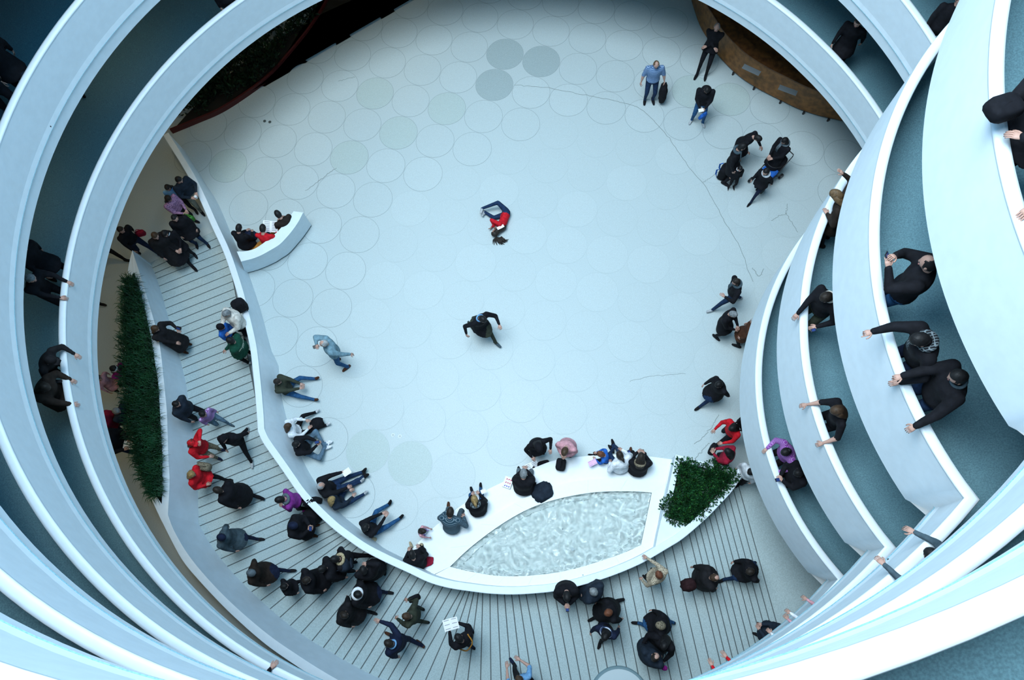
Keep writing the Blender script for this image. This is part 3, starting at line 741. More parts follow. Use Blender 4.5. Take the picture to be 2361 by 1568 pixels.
def hand_mesh(mb, w, d, nrm, side, curl=.5, s=1.0, point=False, m=0):
    """palm and five fingers; w wrist, d direction of the hand, nrm back-of-hand direction, side +1 right hand"""
    d = d / np.linalg.norm(d); nrm = nrm - d * (nrm @ d); nrm /= np.linalg.norm(nrm) + 1e-9
    x = np.cross(d, nrm) * 1.0           # towards the little finger for a right hand seen from the back
    x = x * side
    pal = []
    for t, a, b in ((-.01, .026, .020), (.02, .032, .019), (.06, .040, .016), (.09, .040, .013)):
        pal.append((w + d * t * s, x, nrm, a * s, b * s))
    loft(mb, pal, 10, m)
    for i, (off, L, r) in enumerate(((-.030, .068, .0088), (-.010, .077, .0090), (.011, .071, .0088), (.030, .055, .0078))):
        c = curl if not (point and i == 0) else .03
        if point and i > 0: c = 1.5
        p = w + (d * .088 + x * off) * s; pts = [p - d * .015 * s, p]; a = 0; sp = x * off * .25
        for seg, fl in ((.42, .35), (.33, .6), (.25, .55)):
            a += c * fl * 1.3; v = d * math.cos(a) - nrm * math.sin(a) + sp; v /= np.linalg.norm(v); p = p + v * L * seg * s; pts.append(p)
        mb.tube(pts, [r * s, r * s, r * .97 * s, r * .9 * s, r * .72 * s], 6, m)
    p = w + (d * .030 - x * .030) * s; pts = [p]; a = 0
    for seg in (.036, .028, .022):
        v = -x * math.cos(.85 + a) + d * math.sin(.85 + a) - nrm * (.25 + .3 * curl); v /= np.linalg.norm(v); p = p + v * seg * s; pts.append(p); a += .35
    mb.tube(pts, [.0115 * s, .0105 * s, .0095 * s, .007 * s], 6, m)

def arms_preset(name):
    P = dict(down=((-.25, .03, .80), (.25, .03, .80)), pocket=((-.23, .10, .90), (.23, .10, .90)), hold=((-.07, .30, 1.05), (.07, .30, 1.05)), read=((-.13, .33, 1.14), (.13, .33, 1.14)), phone=((-.06, .30, 1.22), (.06, .30, 1.22)),
             photo=((-.06, .34, 1.50), (.06, .34, 1.50)), rail=((-.27, .42, 1.00), (.27, .42, 1.00)), cross=((.10, .24, 1.10), (-.10, .24, 1.12)), walk=((-.27, .20, .86), (.26, -.18, .84)), walk2=((-.27, -.18, .84), (.26, .20, .86)),
             back=((-.10, -.22, .95), (.10, -.22, .95)), hips=((-.24, .04, .98), (.24, .04, .98)), head=((-.10, .16, 1.58), (.24, .05, .82)), headr=((-.25, .03, .80), (.10, .16, 1.58)), bag=((-.26, .02, .80), (.16, .22, 1.0)))
    return P[name]

N_PEOPLE = [0]
def build_person(label, pose, h=1.72, top='black', bottom='djeans', shoe='soot', skin='light', hair=('short', 'dark'), coat=0.0, bulk=1.0, sleeve='top', collar=None, vox=.027, parent_z=0, hat=None, extra=None, child=False, shirt=None):
    s = h / 1.75; J = {}
    g = lambda k, d: pose.get(k, d)
    pel = np.array(g('pelvis', (0, 0, .93)), float)
    Rt = Rz(math.radians(g('twist', 0))) @ Ry(math.radians(g('side', 0))) @ Rx(-math.radians(g('fwd', 0)))
    R2 = Rt @ Rx(-math.radians(g('bend', 0)))           # upper back
    up = Rt @ np.array([0, 0, 1.]); rt = Rt @ np.array([1., 0, 0]); fw = Rt @ np.array([0, 1., 0])
    up2 = R2 @ np.array([0, 0, 1.]); rt2 = R2 @ np.array([1., 0, 0]); fw2 = R2 @ np.array([0, 1., 0])
    waist = pel + up * .16; chest = pel + up * .24 + up2 * .13; sh = chest + up2 * .10; nk = chest + up2 * .165
    hd_s = 1.0 if not child else 1.22
    Rh = R2 @ Rz(math.radians(g('hy', 0))) @ Rx(-math.radians(g('hp', 8)))
    head = nk + up2 * .055 + (Rh @ np.array([0, .035, .105])) * hd_s
    hips = [pel + rt * sx * .092 - up * .03 for sx in (-1, 1)]
    feet = [np.array(q, float) for q in g('feet', ((-.11, 0, .085), (.11, 0, .085)))]
    knees = g('knees', None)
    kpole = g('kpole', ((-.12, 1, .1), (.12, 1, .1)))
    K = []; A = []
    for i in (0, 1):
        if knees is not None: K.append(np.array(knees[i], float)); A.append(feet[i])
        else:
            k, a = ik(hips[i], feet[i], .43, .42, kpole[i]); K.append(k); A.append(a)
    toe_yaw = g('toes', (8, -8)); toe_p = g('toep', (0, 0)); T = []
    for i in (0, 1):
        a = math.radians(toe_yaw[i]); b = math.radians(toe_p[i])
        T.append(A[i] + np.array([-math.sin(a) * math.cos(b), math.cos(a) * math.cos(b), math.sin(b)]) * .155 + np.array([0, 0, -.045 if toe_p[i] == 0 else 0]))
    hands = g('hands', None) or arms_preset(g('arms', 'down'))
    shl = [sh + rt2 * sx * .185 for sx in (-1, 1)]
    epole = g('epole', ((-.7, -.6, -.4), (.7, -.6, -.4))); E = []; Wr = []
    al = .92 if not child else .85
    for i in (0, 1):
        e, w = ik(shl[i], hands[i], .30 * al, .265 * al, epole[i]); E.append(e); Wr.append(w)
    B = bulk; mb = MB(); seg = []
    def S(p0, r0, p1, r1, reg): capsule(mb, p0, r0, p1, r1); seg.append((np.array(p0), np.array(p1), r0, r1, reg))
    loft(mb, [(pel - up * .10, rt, fw, .10, .085), (pel - up * .06, rt, fw, .150 * B, .115 * B), (pel + up * .02, rt, fw, .172 * B, .128 * B), (waist, rt, fw, .150 * B, .112 * B), (chest - up2 * .03, rt2, fw2, .170 * B, .125 * B),
              (chest + up2 * .05, rt2, fw2, .182 * B, .118 * B), (sh, rt2, fw2, .172 * B, .095 * B), (sh + up2 * .045, rt2, fw2, .105, .072), (nk + up2 * .02, rt2, fw2, .06, .06)])
    seg.append((pel - up * .05, pel + up * .01, .13, .14, 'bottom' if coat <= 0 else 'top')); seg.append((waist - up * .06, chest, .14 * B, .15 * B, 'top')); seg.append((chest - rt2 * .1, chest + rt2 * .1, .12 * B, .12 * B, 'top')); seg.append((sh - rt2 * .14, sh + rt2 * .14, .09 * B, .09 * B, 'top'))
    S(nk - up2 * .01, .056, head - (Rh @ np.array([0, .02, .05])), .054, 'skin')
    for i in (0, 1):
        S(shl[i], .066 * B, E[i], .050 * B, 'top'); S(E[i], .048 * B, Wr[i], .034 * B if sleeve == 'top' else .028, 'top' if sleeve == 'top' else 'skin')
        S(hips[i], .092, K[i], .063, 'bottom'); S(K[i], .060, A[i], .042, 'bottom')
        t = T[i] - A[i]; bk = A[i] - np.array([t[0], t[1], 0]) * .32 + np.array([0, 0, -.035 if toe_p[i] == 0 else 0])
        S(bk, .042, A[i] * .4 + T[i] * .6 + np.array([0, 0, -.012 if toe_p[i] == 0 else 0]), .046, 'shoe'); S(A[i] * .4 + T[i] * .6, .044, T[i], .036, 'shoe')
    if coat > 0:
        kk = .5 * (K[0] + K[1]); dn = kk - pel; dn = dn / np.linalg.norm(dn); ex = rt - dn * (rt @ dn); ex /= np.linalg.norm(ex); ey = np.cross(dn, ex) * -1
        spread = max(abs((K[0] - K[1]) @ ey), .05)
        loft(mb, [(waist, rt, fw, .158 * B, .120 * B), (pel, rt, fw, .188 * B, .146 * B), (pel + dn * coat * .5, ex, ey, .205 * B, .150 * B + spread * .25), (pel + dn * coat, ex, ey, .225 * B, .165 * B + spread * .45)])
        for f in (.15, .5, .95): seg.append((pel + dn * coat * f - ex * .12, pel + dn * coat * f + ex * .12, .11 * B, .11 * B, 'coat'))
    me = bpy.data.meshes.new('tmp'); me.from_pydata([tuple(p * s) for p in map(np.array, mb.v)], [], mb.f)
    to = bpy.data.objects.new('tmp', me); COL.objects.link(to)
    rm = to.modifiers.new('r', 'REMESH'); rm.mode = 'VOXEL'; rm.voxel_size = vox; rm.use_smooth_shade = True
    sm = to.modifiers.new('s', 'SMOOTH'); sm.iterations = 3; sm.factor = .5
    dg = bpy.context.evaluated_depsgraph_get(); bmh = bpy.data.meshes.new_from_object(to.evaluated_get(dg))
    bpy.data.objects.remove(to); bpy.data.meshes.remove(me)
    nv = len(bmh.vertices); V = np.empty(nv * 3, np.float32); bmh.vertices.foreach_get('co', V); V = V.reshape(-1, 3)
    F = [tuple(p.vertices) for p in bmh.polygons]; bpy.data.meshes.remove(bmh)
    cen = np.array([V[list(f)].mean(0) for f in F]) / s
    best = np.full(len(F), 1e9); reg = np.zeros(len(F), int); RI = {'top': 0, 'bottom': 1, 'shoe': 2, 'skin': 3, 'coat': 0}
    for p0, p1, r0, r1, rg in seg:
        d = p1 - p0; L = max(d @ d, 1e-9); t = np.clip(((cen - p0) @ d) / L, 0, 1); q = np.linalg.norm(cen - p0 - t[:, None] * d, axis=1) - (r0 + (r1 - r0) * t)
        k = q < best; best[k] = q[k]; reg[k] = RI[rg]
    # head, face and hands, in fine mesh, joined into the same body
    hb = MB(); U, Vn = 20, 16; rr = np.array([.076, .094, .116]) * hd_s; HV = []
    for i in range(Vn + 1):
        a = math.pi * i / Vn
        for j in range(U):
            b = 2 * math.pi * j / U; x, y, z = math.sin(a) * math.cos(b), math.sin(a) * math.sin(b), math.cos(a)
            if z < 0: x *= 1 + .32 * z; y *= 1 + (.10 if y > 0 else .30) * z
            if y > 0: y *= .93
            nz_ = math.exp(-((x / .16) ** 2 + ((z + .12) / .20) ** 2)) * (.16 if y > .4 else 0)
            ey_ = math.exp(-(((abs(x) - .36) / .16) ** 2 + ((z - .06) / .12) ** 2)) * (.07 if y > .3 else 0)
            HV.append(head + Rh @ (np.array([x, y + nz_ - ey_, z]) * rr))
    hb.add(HV, [(i * U + j, (i + 1) * U + j, (i + 1) * U + (j + 1) % U, i * U + (j + 1) % U) for i in range(Vn) for j in range(U)], 3)
    for sx in (-1, 1):
        hb.ball(head + Rh @ (np.array([sx * .98, -.05, -.04]) * rr), np.array([.012, .022, .032]) * hd_s, 8, 6, 3, M=Matrix([list(r) for r in Rh]))
        hb.ball(head + Rh @ (np.array([sx * .36, .80, .05]) * rr), .0105 * hd_s, 8, 6, 4)
    hb.ball(head + Rh @ (np.array([0, .84, -.46]) * rr), np.array([.024, .010, .008]) * hd_s, 8, 6, 5, M=Matrix([list(r) for r in Rh]))
    hdir = g('hdir', (None, None)); curl = g('curl', (.5, .5)); pt = g('point', (False, False))
    for i in (0, 1):
        d = Wr[i] - E[i] if hdir[i] is None else np.array(hdir[i], float)
        nn = g('hnorm', ((0, .15, 1), (0, .15, 1)))[i] if abs(d[2]) < .8 * np.linalg.norm(d) else ((-1, .3, 0) if i == 0 else (1, .3, 0))
        hand_mesh(hb, Wr[i], np.array(d, float), np.array(nn, float), 1 if i else -1, curl[i], .95 if not child else .8, pt[i], 3)
    HVs = [np.array(p) * s for p in hb.v]; off = len(V)
    allV = [tuple(p) for p in V] + [tuple(p) for p in HVs]; allF = F + [tuple(i + off for i in f) for f in hb.f]; mi = list(reg) + hb.m
    body = mesh_obj('person', allV, allF, [C(top), C(bottom), C(shoe), SKIN[skin], EYE, LIP], None, mi, True)
    tag(body, label, 'person')
    # hair
    def shell(name, fac, keep, m, fuzz=.0, U=34, Vn=26):
        Vv = []; idx = {}; Ff = []
        for i in range(Vn + 1):
            a = math.pi * i / Vn
            for j in range(U):
                b = 2 * math.pi * j / U; x, y, z = math.sin(a) * math.cos(b), math.sin(a) * math.sin(b), math.cos(a)
                k = keep(x, y, z); f = fac + fuzz * rng.random()
                Vv.append((head + Rh @ (np.array([x, y * (.95 if y > 0 else 1.03), z]) * rr * f)) * s); idx[(i, j)] = k
        for i in range(Vn):
            for j in range(U):
                q = [(i, j), (i + 1, j), (i + 1, (j + 1) % U), (i, (j + 1) % U)]
                if all(idx[k] for k in q): Ff.append(tuple(a * U + b for a, b in q))
        # turn the rim inwards so that the shell has thickness
        me = bpy.data.meshes.new(name); bm = bmesh.new(); vs_ = [bm.verts.new(p) for p in Vv]
        for f in Ff:
            try: bm.faces.new([vs_[i] for i in dict.fromkeys(f)])
            except ValueError: pass
        bmesh.ops.remove_doubles(bm, verts=bm.verts, dist=1e-5)
        bmesh.ops.delete(bm, geom=[v for v in bm.verts if not v.link_faces], context='VERTS')
        be_ = [e for e in bm.edges if len(e.link_faces) == 1]
        r = bmesh.ops.extrude_edge_only(bm, edges=be_); hc_ = Vector(tuple(head * s))
        for v in [g_ for g_ in r['geom'] if isinstance(g_, bmesh.types.BMVert)]: v.co = hc_ + (v.co - hc_) * .88
        bm.to_mesh(me); bm.free(); me.materials.append(m); me.polygons.foreach_set('use_smooth', np.ones(len(me.polygons), dtype=bool))
        o = bpy.data.objects.new(name, me); COL.objects.link(o); o.parent = body; return o
    kind, hc = hair if hair else (None, None)
    cap_keep = lambda x, y, z: z > .48 - .25 * max(0, -y) + .0 or (y < .42 - .6 * max(0, .35 - z) and z > -.15) or (y < -.12 and z > -.62)
    if kind == 'short': shell('hair', 1.09, cap_keep, HM(hc), .03)
    elif kind == 'fringe': shell('hair', 1.06, lambda x, y, z: z > -.45 + .5 * (y + .4) and y < .42 and (x * x / .55 + (y - .12) ** 2 / .62 > .42 or z < .2), HM(hc), .02)
    elif kind in ('long', 'bun', 'pony'):
        shell('hair', 1.12, lambda x, y, z: z > .45 or (y < .35 and z > -.25) or y < -.05, HM(hc), .03)
        hb2 = MB(); bk = Rh @ np.array([0, -1., 0]); dn = -up2
        if kind == 'long':
            o1 = .10 + .03 * B; o2 = .13 + .05 * B
            loft(hb2, [(head + Rh @ np.array([0, -.015, .03]) * hd_s, Rh[:, 0], Rh[:, 1], .088 * hd_s, .085), (head + bk * .05 + dn * .08, Rh[:, 0], Rh[:, 1], .105 * hd_s, .075), (head + bk * o1 + dn * .19, rt2, fw2, .118, .055), (head + bk * o2 + dn * .30, rt2, fw2, .100, .040), (head + bk * o2 + dn * .36, rt2, fw2, .05, .02)], 16)
        elif kind == 'bun': hb2.ball(head + Rh @ (np.array([0, -1.15, .55]) * rr), .038, 12, 8)
        else: hb2.tube([head + Rh @ (np.array([0, -.9, .3]) * rr), head + Rh @ (np.array([.1, -1.6, .0]) * rr), head + Rh @ (np.array([.25, -1.7, -1.0]) * rr)], [.03, .04, .012], 10)
        hb2.v = [tuple(np.array(p) * s) for p in hb2.v]; hb2.build('hair_length', HM(hc), body, True)
    if hat:
        hk, hcol = hat
        if hk == 'beanie': shell('beanie', 1.16, lambda x, y, z: z > .18 or (y < -.1 and z > -.25), C(hcol))
        elif hk == 'cap':
            shell('cap', 1.14, lambda x, y, z: z > .22, C(hcol)); vb = MB()
            loft(vb, [(head + Rh @ (np.array([0, .9, .42]) * rr), Rh[:, 0], Rh[:, 2], .075, .006), (head + Rh @ (np.array([0, 1.75, .34]) * rr), Rh[:, 0], Rh[:, 2], .05, .005)], 12)
            vb.v = [tuple(np.array(p) * s) for p in vb.v]; vb.build('visor', C(hcol), body, True)
        elif hk == 'hood': shell('hood', 1.28, lambda x, y, z: z > .5 or y < .15, C(hcol), .02)
        elif hk == 'band': shell('headband', 1.15, lambda x, y, z: abs(z * .8 - y * .3 - .25) < .16 and z > -.2, C(hcol))
    if collar:
        ck, ccol = collar; vb = MB(); R_, r_ = (.090, .036) if ck == 'fur' else ((.085, .034) if ck == 'scarf' else (.072, .018)); n1, n2 = 20, 10; cc = nk + up2 * (.015 if ck != 'fur' else -.015) - fw2 * .005
        Vv = [];
        for i in range(n1):
            a = 2 * math.pi * i / n1; dd = rt2 * math.cos(a) * 1.15 + fw2 * math.sin(a)
            for j in range(n2):
                b = 2 * math.pi * j / n2; Vv.append(cc + dd * (R_ + r_ * math.cos(b)) + up2 * (r_ * math.sin(b) * 1.15 - .02 * math.sin(a)))
        vb.add(Vv, [(i * n2 + j, ((i + 1) % n1) * n2 + j, ((i + 1) % n1) * n2 + (j + 1) % n2, i * n2 + (j + 1) % n2) for i in range(n1) for j in range(n2)])
        if ck == 'scarf': loft(vb, [(cc + fw2 * .10 + rt2 * .03, rt2, fw2, .04, .018), (cc + fw2 * .15 + rt2 * .05 - up2 * .2, rt2, fw2, .045, .014), (cc + fw2 * .14 + rt2 * .05 - up2 * .36, rt2, fw2, .05, .01)], 10)
        vb.v = [tuple(np.array(p) * s) for p in vb.v]; vb.build('collar' if ck != 'scarf' else 'scarf', C(ccol), body, True)
    if extra:
        for nm, rgs, mm in extra(dict(head=head, nk=nk, sh=sh, chest=chest, pel=pel, up=up2, rt=rt2, fw=fw2, E=E, W=Wr, s=s, Rh=Rh, B=B, waist=waist)):
            rgs.v = [tuple(np.array(p) * s) for p in rgs.v]; rgs.build(nm, mm, body, True)
    N_PEOPLE[0] += 1
    info = dict(head=head * s, W=[w * s for w in Wr], s=s, pel=pel * s, chest=chest * s, up=up2, rt=rt2, fw=fw2, sh=sh * s, E=[e * s for e in E], feet=[a * s for a in A])
    return body, info

RIMS = {}
def rim_clear(k, xy):
    """distance of a plan point behind the parapet's inner top edge on turn k, and the outward direction"""
    if k not in RIMS:
        q = spiral_points(k - .24, k + .74); RIMS[k] = (np.array([o[0] for o in q]), np.array([o[1] for o in q]))
    P, N = RIMS[k]; i = int(np.argmin(np.hypot(*(P - xy).T))); return (xy - P[i]) @ N[i], N[i]
def level_z(k):
    def f(xy):
        th = (math.degrees(math.atan2(xy[1] - CC[1], xy[0] - CC[0])) + 90) % 360 - 90
        return z_rim(k + th / 360) - H_RAIL
    f.k = k
    return f
GROUND = lambda xy: 0.0
RAMP = lambda xy: ramp_z(xy)

PEOPLE = []
def person(label, px, face, pose, base=GROUND, h=1.72, anchor='head', M=None, dz=0.0, **kw):
    """px: pixel where the head (or the pelvis / a hand) is seen; face: heading in degrees, 90 = up in the photo"""
    body, info = build_person(label, pose, h, **kw)
    R = Rz(math.radians(face - 90))
    a = {'head': info['head'], 'pelvis': info['pel'], 'lhand': info['W'][0], 'rhand': info['W'][1]}[anchor] if isinstance(anchor, str) else np.array(anchor) * info['s']
    ro = R @ a; z = base(at(*px, 1.5)[:2])
    for _ in range(4):
        p = at(px[0], px[1], z + ro[2]); org = p[:2] - ro[:2]; z = base(org)
    if hasattr(base, 'k'):                       # keep hips and feet on the gallery side of the parapet
        need = .13 + .17 * kw.get('bulk', 1.0); sh = np.zeros(2)
        for q in [info['pel']] + [f + np.array([0, .10, 0]) for f in info['feet']]:
            w = org + sh + (R @ q)[:2]; d, n = rim_clear(base.k, w); m = need - (d if q is info['pel'] else d + .12)
            if m > 0: sh = sh + n * m
        if np.hypot(*sh) > .01: print('SHIFT %.2f' % np.hypot(*sh), label)
        org = org + sh; z = base(org)
    body.location = (org[0], org[1], z + dz); body.rotation_euler = (0, 0, math.radians(face - 90))
    info['org'] = np.array([org[0], org[1], z + dz]); info['R'] = R; info['obj'] = body
    info['w'] = lambda q, R=R, o=info['org']: o + R @ np.array(q, float)
    return info
def ST(arms='down', **k): return dict(arms=arms, **k)
def WK(ph=1, st=.30, **k):
    d = dict(feet=((-.09, st * ph, .085 + (.0 if ph > 0 else .05)), (.09, -st * ph, .085 + (.05 if ph > 0 else 0))), arms='walk2' if ph > 0 else 'walk', pelvis=(0, 0, .90), fwd=4); d.update(k); return d
def SIT(seat=.42, **k):
    d = dict(pelvis=(0, 0, seat + .12), feet=((-.13, .47, .085), (.13, .47, .085)), fwd=12, hands=((-.10, .38, seat + .25), (.10, .38, seat + .25))); d.update(k); return d
def SITF(**k):
    d = dict(pelvis=(0, 0, .13), feet=((-.16, .78, .07), (.18, .80, .07)), toep=(55, 55), kpole=((-.3, .1, 1), (.3, .1, 1)), fwd=-8, hands=((-.10, .38, .38), (.10, .38, .38)), hp=15); d.update(k); return d
def RAIL(**k):
    d = dict(arms='rail', fwd=14, hp=30, pelvis=(0, -.02, .92)); d.update(k); return d

# ================================================================== everybody in the rotunda
def thing(name, label, cat, loc=(0, 0, 0), rz=0, group=None):
    o = bpy.data.objects.new(name, None); COL.objects.link(o); o.location = tuple(map(float, loc)); o.rotation_euler = (0, 0, rz); tag(o, label, cat, group); return o
def soft_box(size, k=.55, nu=14, nv=10, wob=.0):
    """rounded box as superellipsoid"""
    V = []; F = []
    f = lambda c, e: math.copysign(abs(c) ** e, c)
    for i in range(nv + 1):
        a = math.pi * i / nv - math.pi / 2
        for j in range(nu):
            b = 2 * math.pi * j / nu; w = 1 + wob * (rng.random() - .5)
            V.append((size[0] / 2 * f(math.cos(a), k) * f(math.cos(b), k) * w, size[1] / 2 * f(math.cos(a), k) * f(math.sin(b), k) * w, size[2] / 2 * f(math.sin(a), k) * w))
    for i in range(nv):
        for j in range(nu): F.append((i * nu + j, i * nu + (j + 1) % nu, (i + 1) * nu + (j + 1) % nu, (i + 1) * nu + j))
    return V, F
def bag(name, label, cat, loc, size, col, rz=0.0, handle='arc', col2=None, tilt=0.0):
    t = thing(name, label, cat, loc, rz); t.rotation_euler = (tilt, 0, rz)
    V, F = soft_box(size, .5, wob=.06); mesh_obj('body', [(x, y, z + size[2] / 2) for x, y, z in V], F, C(col), t, smooth=True)
    if handle == 'arc':
        mb = MB(); mb.tube([(size[0] * .3 * math.cos(a), 0, size[2] * .93 + size[2] * .5 * math.sin(a)) for a in np.linspace(0, math.pi, 9)], .010, 6); mb.build('handle', C(col2 or col), t, True)
    elif handle == 'straps':
        for sx in (-1, 1):
            mb = MB(); mb.tube([(sx * size[0] * .28, size[1] * .45, size[2] * .92), (sx * size[0] * .30, size[1] * .75, size[2] * .7), (sx * size[0] * .32, size[1] * .7, size[2] * .35), (sx * size[0] * .34, size[1] * .42, size[2] * .12)], .022, 6, flat=.5); mb.build('strap', C(col2 or col), t, True)
        V, F = soft_box((size[0] * .7, size[1] * .4, size[2] * .42), .5); mesh_obj('pocket', [(x, y - size[1] * .45, z + size[2] * .3) for x, y, z in V], F, C(col), t, smooth=True)
    return t
def cloth_heap(name, label, cat, loc, size, col, rz=0.0):
    V, F = soft_box(size, .8, 18, 12, .22)
    o = mesh_obj(name, [(x, y, max(z, -size[2] * .46) + size[2] * .46) for x, y, z in V], F, C(col), None, smooth=True)
    o.location = tuple(map(float, loc)); o.rotation_euler = (0, 0, rz); tag(o, label, cat); return o
PAPER = mat('paper_white', (.86, .87, .88), .7); INKM = mat('print_grey', (.25, .28, .33), .8)
def paper(name, label, cat, loc, size, rz=0.0, tilt=0.0, fold=.15, marks=4, col=None):
    w, d = size; mb = MB(); z = fold * w
    V = [(-w / 2, -d / 2, z), (0, -d / 2, 0), (w / 2, -d / 2, z), (-w / 2, d / 2, z), (0, d / 2, 0), (w / 2, d / 2, z)]
    V2 = [(x, y, q + .004) for x, y, q in V]
    mb.add(V + V2, [(1, 0, 3, 4), (2, 1, 4, 5), (6, 7, 10, 9), (7, 8, 11, 10), (0, 1, 7, 6), (1, 2, 8, 7), (4, 3, 9, 10), (5, 4, 10, 11), (3, 0, 6, 9), (2, 5, 11, 8)], 0)
    for k in range(marks):
        y = -d * .36 + k * d * .72 / max(1, marks - 1)
        for sx in (-1, 1):
            a, b = sx * w * .08, sx * w * .42; mb.add([(a, y, abs(a) / (w / 2) * z + .006), (b, y, abs(b) / (w / 2) * z + .006), (b, y + d * .05, abs(b) / (w / 2) * z + .006), (a, y + d * .05, abs(a) / (w / 2) * z + .006)], [(0, 1, 2, 3) if sx > 0 else (3, 2, 1, 0)], 1)
    o = mb.build(name, [col or PAPER, INKM]); o.location = tuple(map(float, loc)); o.rotation_euler = (tilt, 0, rz); tag(o, label, cat); return o
def phone(label, loc, rz=0.0, tilt=.6, name='phone', size=(.065, .125, .010)):
    t = thing(name, label, 'phone' if name == 'phone' else 'camera', loc, rz); t.rotation_euler = (tilt, 0, rz)
    mb = MB(); mb.box((0, 0, 0), size); mb.build('case', mat('phone_case', (.015, .015, .018), .3), t)
    mb = MB(); mb.box((0, .0, size[2] / 2 + .0006), (size[0] * .86, size[1] * .78, .001)); mb.build('screen', mat('phone_screen', (.03, .06, .20), .1), t); return t
def rad(d): return math.radians(d)

# ---------------- rotunda floor
i = person('man in blue plaid short-sleeved shirt standing at the top of the rotunda floor', (1513, 149), -90, ST(hands=((-.32, .06, .88), (.32, .06, .86)), hp=20), h=1.78, top='plaid', sleeve='skin', bottom='djeans', shoe='black', hair=('fringe', 'lbrown'), bulk=1.15)
cloth_heap('folded_coat', 'black coat hanging beside the man in the plaid shirt', 'coat', i['w']((-.34, .10, .12)), (.22, .34, .74), 'black')
i = person('grey-haired man in black suit leaning back against the wooden desk with crossed arms', (1653, 63), -112, ST('cross', fwd=-8, feet=((-.10, .30, .085), (.14, .36, .085)), pelvis=(0, .05, .90), hp=10), h=1.80, top='black', bottom='black', shoe='black', hair=('fringe', 'grey'), coat=.12, bulk=1.08)
i = person('person in black hooded jacket and jeans looking down, holding a blue bag', (1630, 207), -100, ST('hold', hp=42, feet=((-.17, .06, .085), (.15, .0, .085)), toes=(25, -20)), h=1.70, top='black', bottom='jeans', shoe='silver', hair=('short', 'black'), bulk=1.22, collar=('fur', 'black'))
bag('shopping_bag', 'bright blue plastic bag in the hands of the person in the black jacket', 'bag', i['w']((-.02, .38, .70)), (.20, .10, .30), 'blue', rad(30), tilt=.3)
paper('leaflet', 'small white leaflet held above the blue bag', 'leaflet', i['w']((.04, .40, 1.06)), (.14, .09), rad(10), .2, .05, 0)
# the group with the pushchair
i4 = person('dark-haired man in open black coat, left of the family with the pushchair', (1711, 339), -25, ST('pocket', hp=22, hy=20), h=1.80, top='black', bottom='black', coat=.36, hair=('short', 'black'), collar=('scarf', 'slate'), bulk=1.1)
i5 = person('woman in black coat bending forward with one hand on the pushchair', (1747, 319), -38, ST(hands=((-.20, .48, .98), (.16, .30, .95)), fwd=26, hp=38), h=1.70, top='black', bottom='black', coat=.38, hair=('short', 'black'), bulk=1.1)
person('woman in black coat with grey scarf and white trainers beside the pushchair', (1809, 325), -150, ST('hold', hp=18), h=1.68, top='black', bottom='black', shoe='white', coat=.48, hair=('long', 'black'), collar=('scarf', 'grey'), bulk=1.05)
person('small child in black with white collar in front of the coated man', (1706, 389), -90, ST('down', hp=15), h=1.12, top='black', bottom='black', child=True, hair=('short', 'black'), collar=('roll', 'white'))
person('boy in black jacket with white hood striding away from the pushchair', (1766, 396), -140, WK(1, .30), h=1.48, top='black', bottom='navy', shoe='black', child=True, hair=('short', 'black'), collar=('fur', 'white'), coat=.12, bulk=1.1)
bag('backpack', 'dark backpack with blue trim standing beside the coated man of the family group', 'backpack', at(1664, 408, 0.0), (.34, .24, .52), 'black', rad(60), 'straps', 'blue')
# pushchair
pc_ = at(1763, 415, 0); t = thing('pushchair', 'folding pushchair with black frame and blue seat in the family group', 'pushchair', (pc_[0], pc_[1], 0), rad(128)); BLK = mat('frame_black', (.012, .012, .014), .4)
V, F = soft_box((.40, .46, .10), .5); mesh_obj('seat', [(x, y, z + .42) for x, y, z in V], F, C('blue'), t, smooth=True)
V, F = soft_box((.40, .09, .52), .5); mesh_obj('backrest', [(x, y - .22 - (z + .2) * .25, z + .66) for x, y, z in V], F, C('black'), t, smooth=True)
for sx in (-.22, .22):
    mb = MB(); mb.tube([(sx, .34, .10), (sx, .0, .46), (sx, -.40, 1.02)], .012, 8); mb.build('side_tube', BLK, t, True)
    mb = MB(); mb.tube([(sx, -.36, .10), (sx, .02, .50)], .012, 8); mb.build('rear_leg', BLK, t, True)
    for y in (.34, -.36):
        mb = MB(); mb.tube([(sx - .03, y, .085), (sx + .03, y, .085)], .085, 16); mb.build('wheel', BLK, t)
mb = MB(); mb.tube([(-.22, -.40, 1.02), (-.20, -.44, 1.05), (.20, -.44, 1.05), (.22, -.40, 1.02)], .014, 8); mb.build('handle', BLK, t, True)
mb = MB(); mb.tube([(.24 * math.cos(a), -.12 + .30 * math.sin(a), .92) for a in np.linspace(0, math.pi, 9)], .012, 6); mb.build('hood_bow', BLK, t, True)

i = person('man in black jacket and white trainers striding left below the family group', (1697, 650), 190, WK(1, .38, hands=((-.22, .36, 1.30), (.26, -.12, .88))), h=1.76, top='black', bottom='djeans', shoe='silver', hair=('short', 'dark'), collar=('scarf', 'slate'), bulk=1.12)
person('grey-haired person in black coat standing left of the brown coat', (1691, 725), -40, ST('hold', hp=24), h=1.70, top='black', bottom='black', coat=.34, hair=('short', 'grey'), bulk=1.15)
i = person('person in brown coat half hidden behind the first parapet', (1738, 742), 150, ST('pocket'), h=1.70, top='brown', bottom='black', coat=.36, hair=('short', 'lgrey'), bulk=1.12)
bag('handbag', 'cream shoulder bag of the person in the brown coat', 'bag', i['w']((.26, .02, .72)), (.26, .12, .26), 'cream', rad(60))
person('person in black coat walking left alone at the right of the floor', (1657, 887), 205, WK(1, .36, hp=25), h=1.70, top='black', bottom='djeans', coat=.30, hair=('short', 'black'), bulk=1.12)
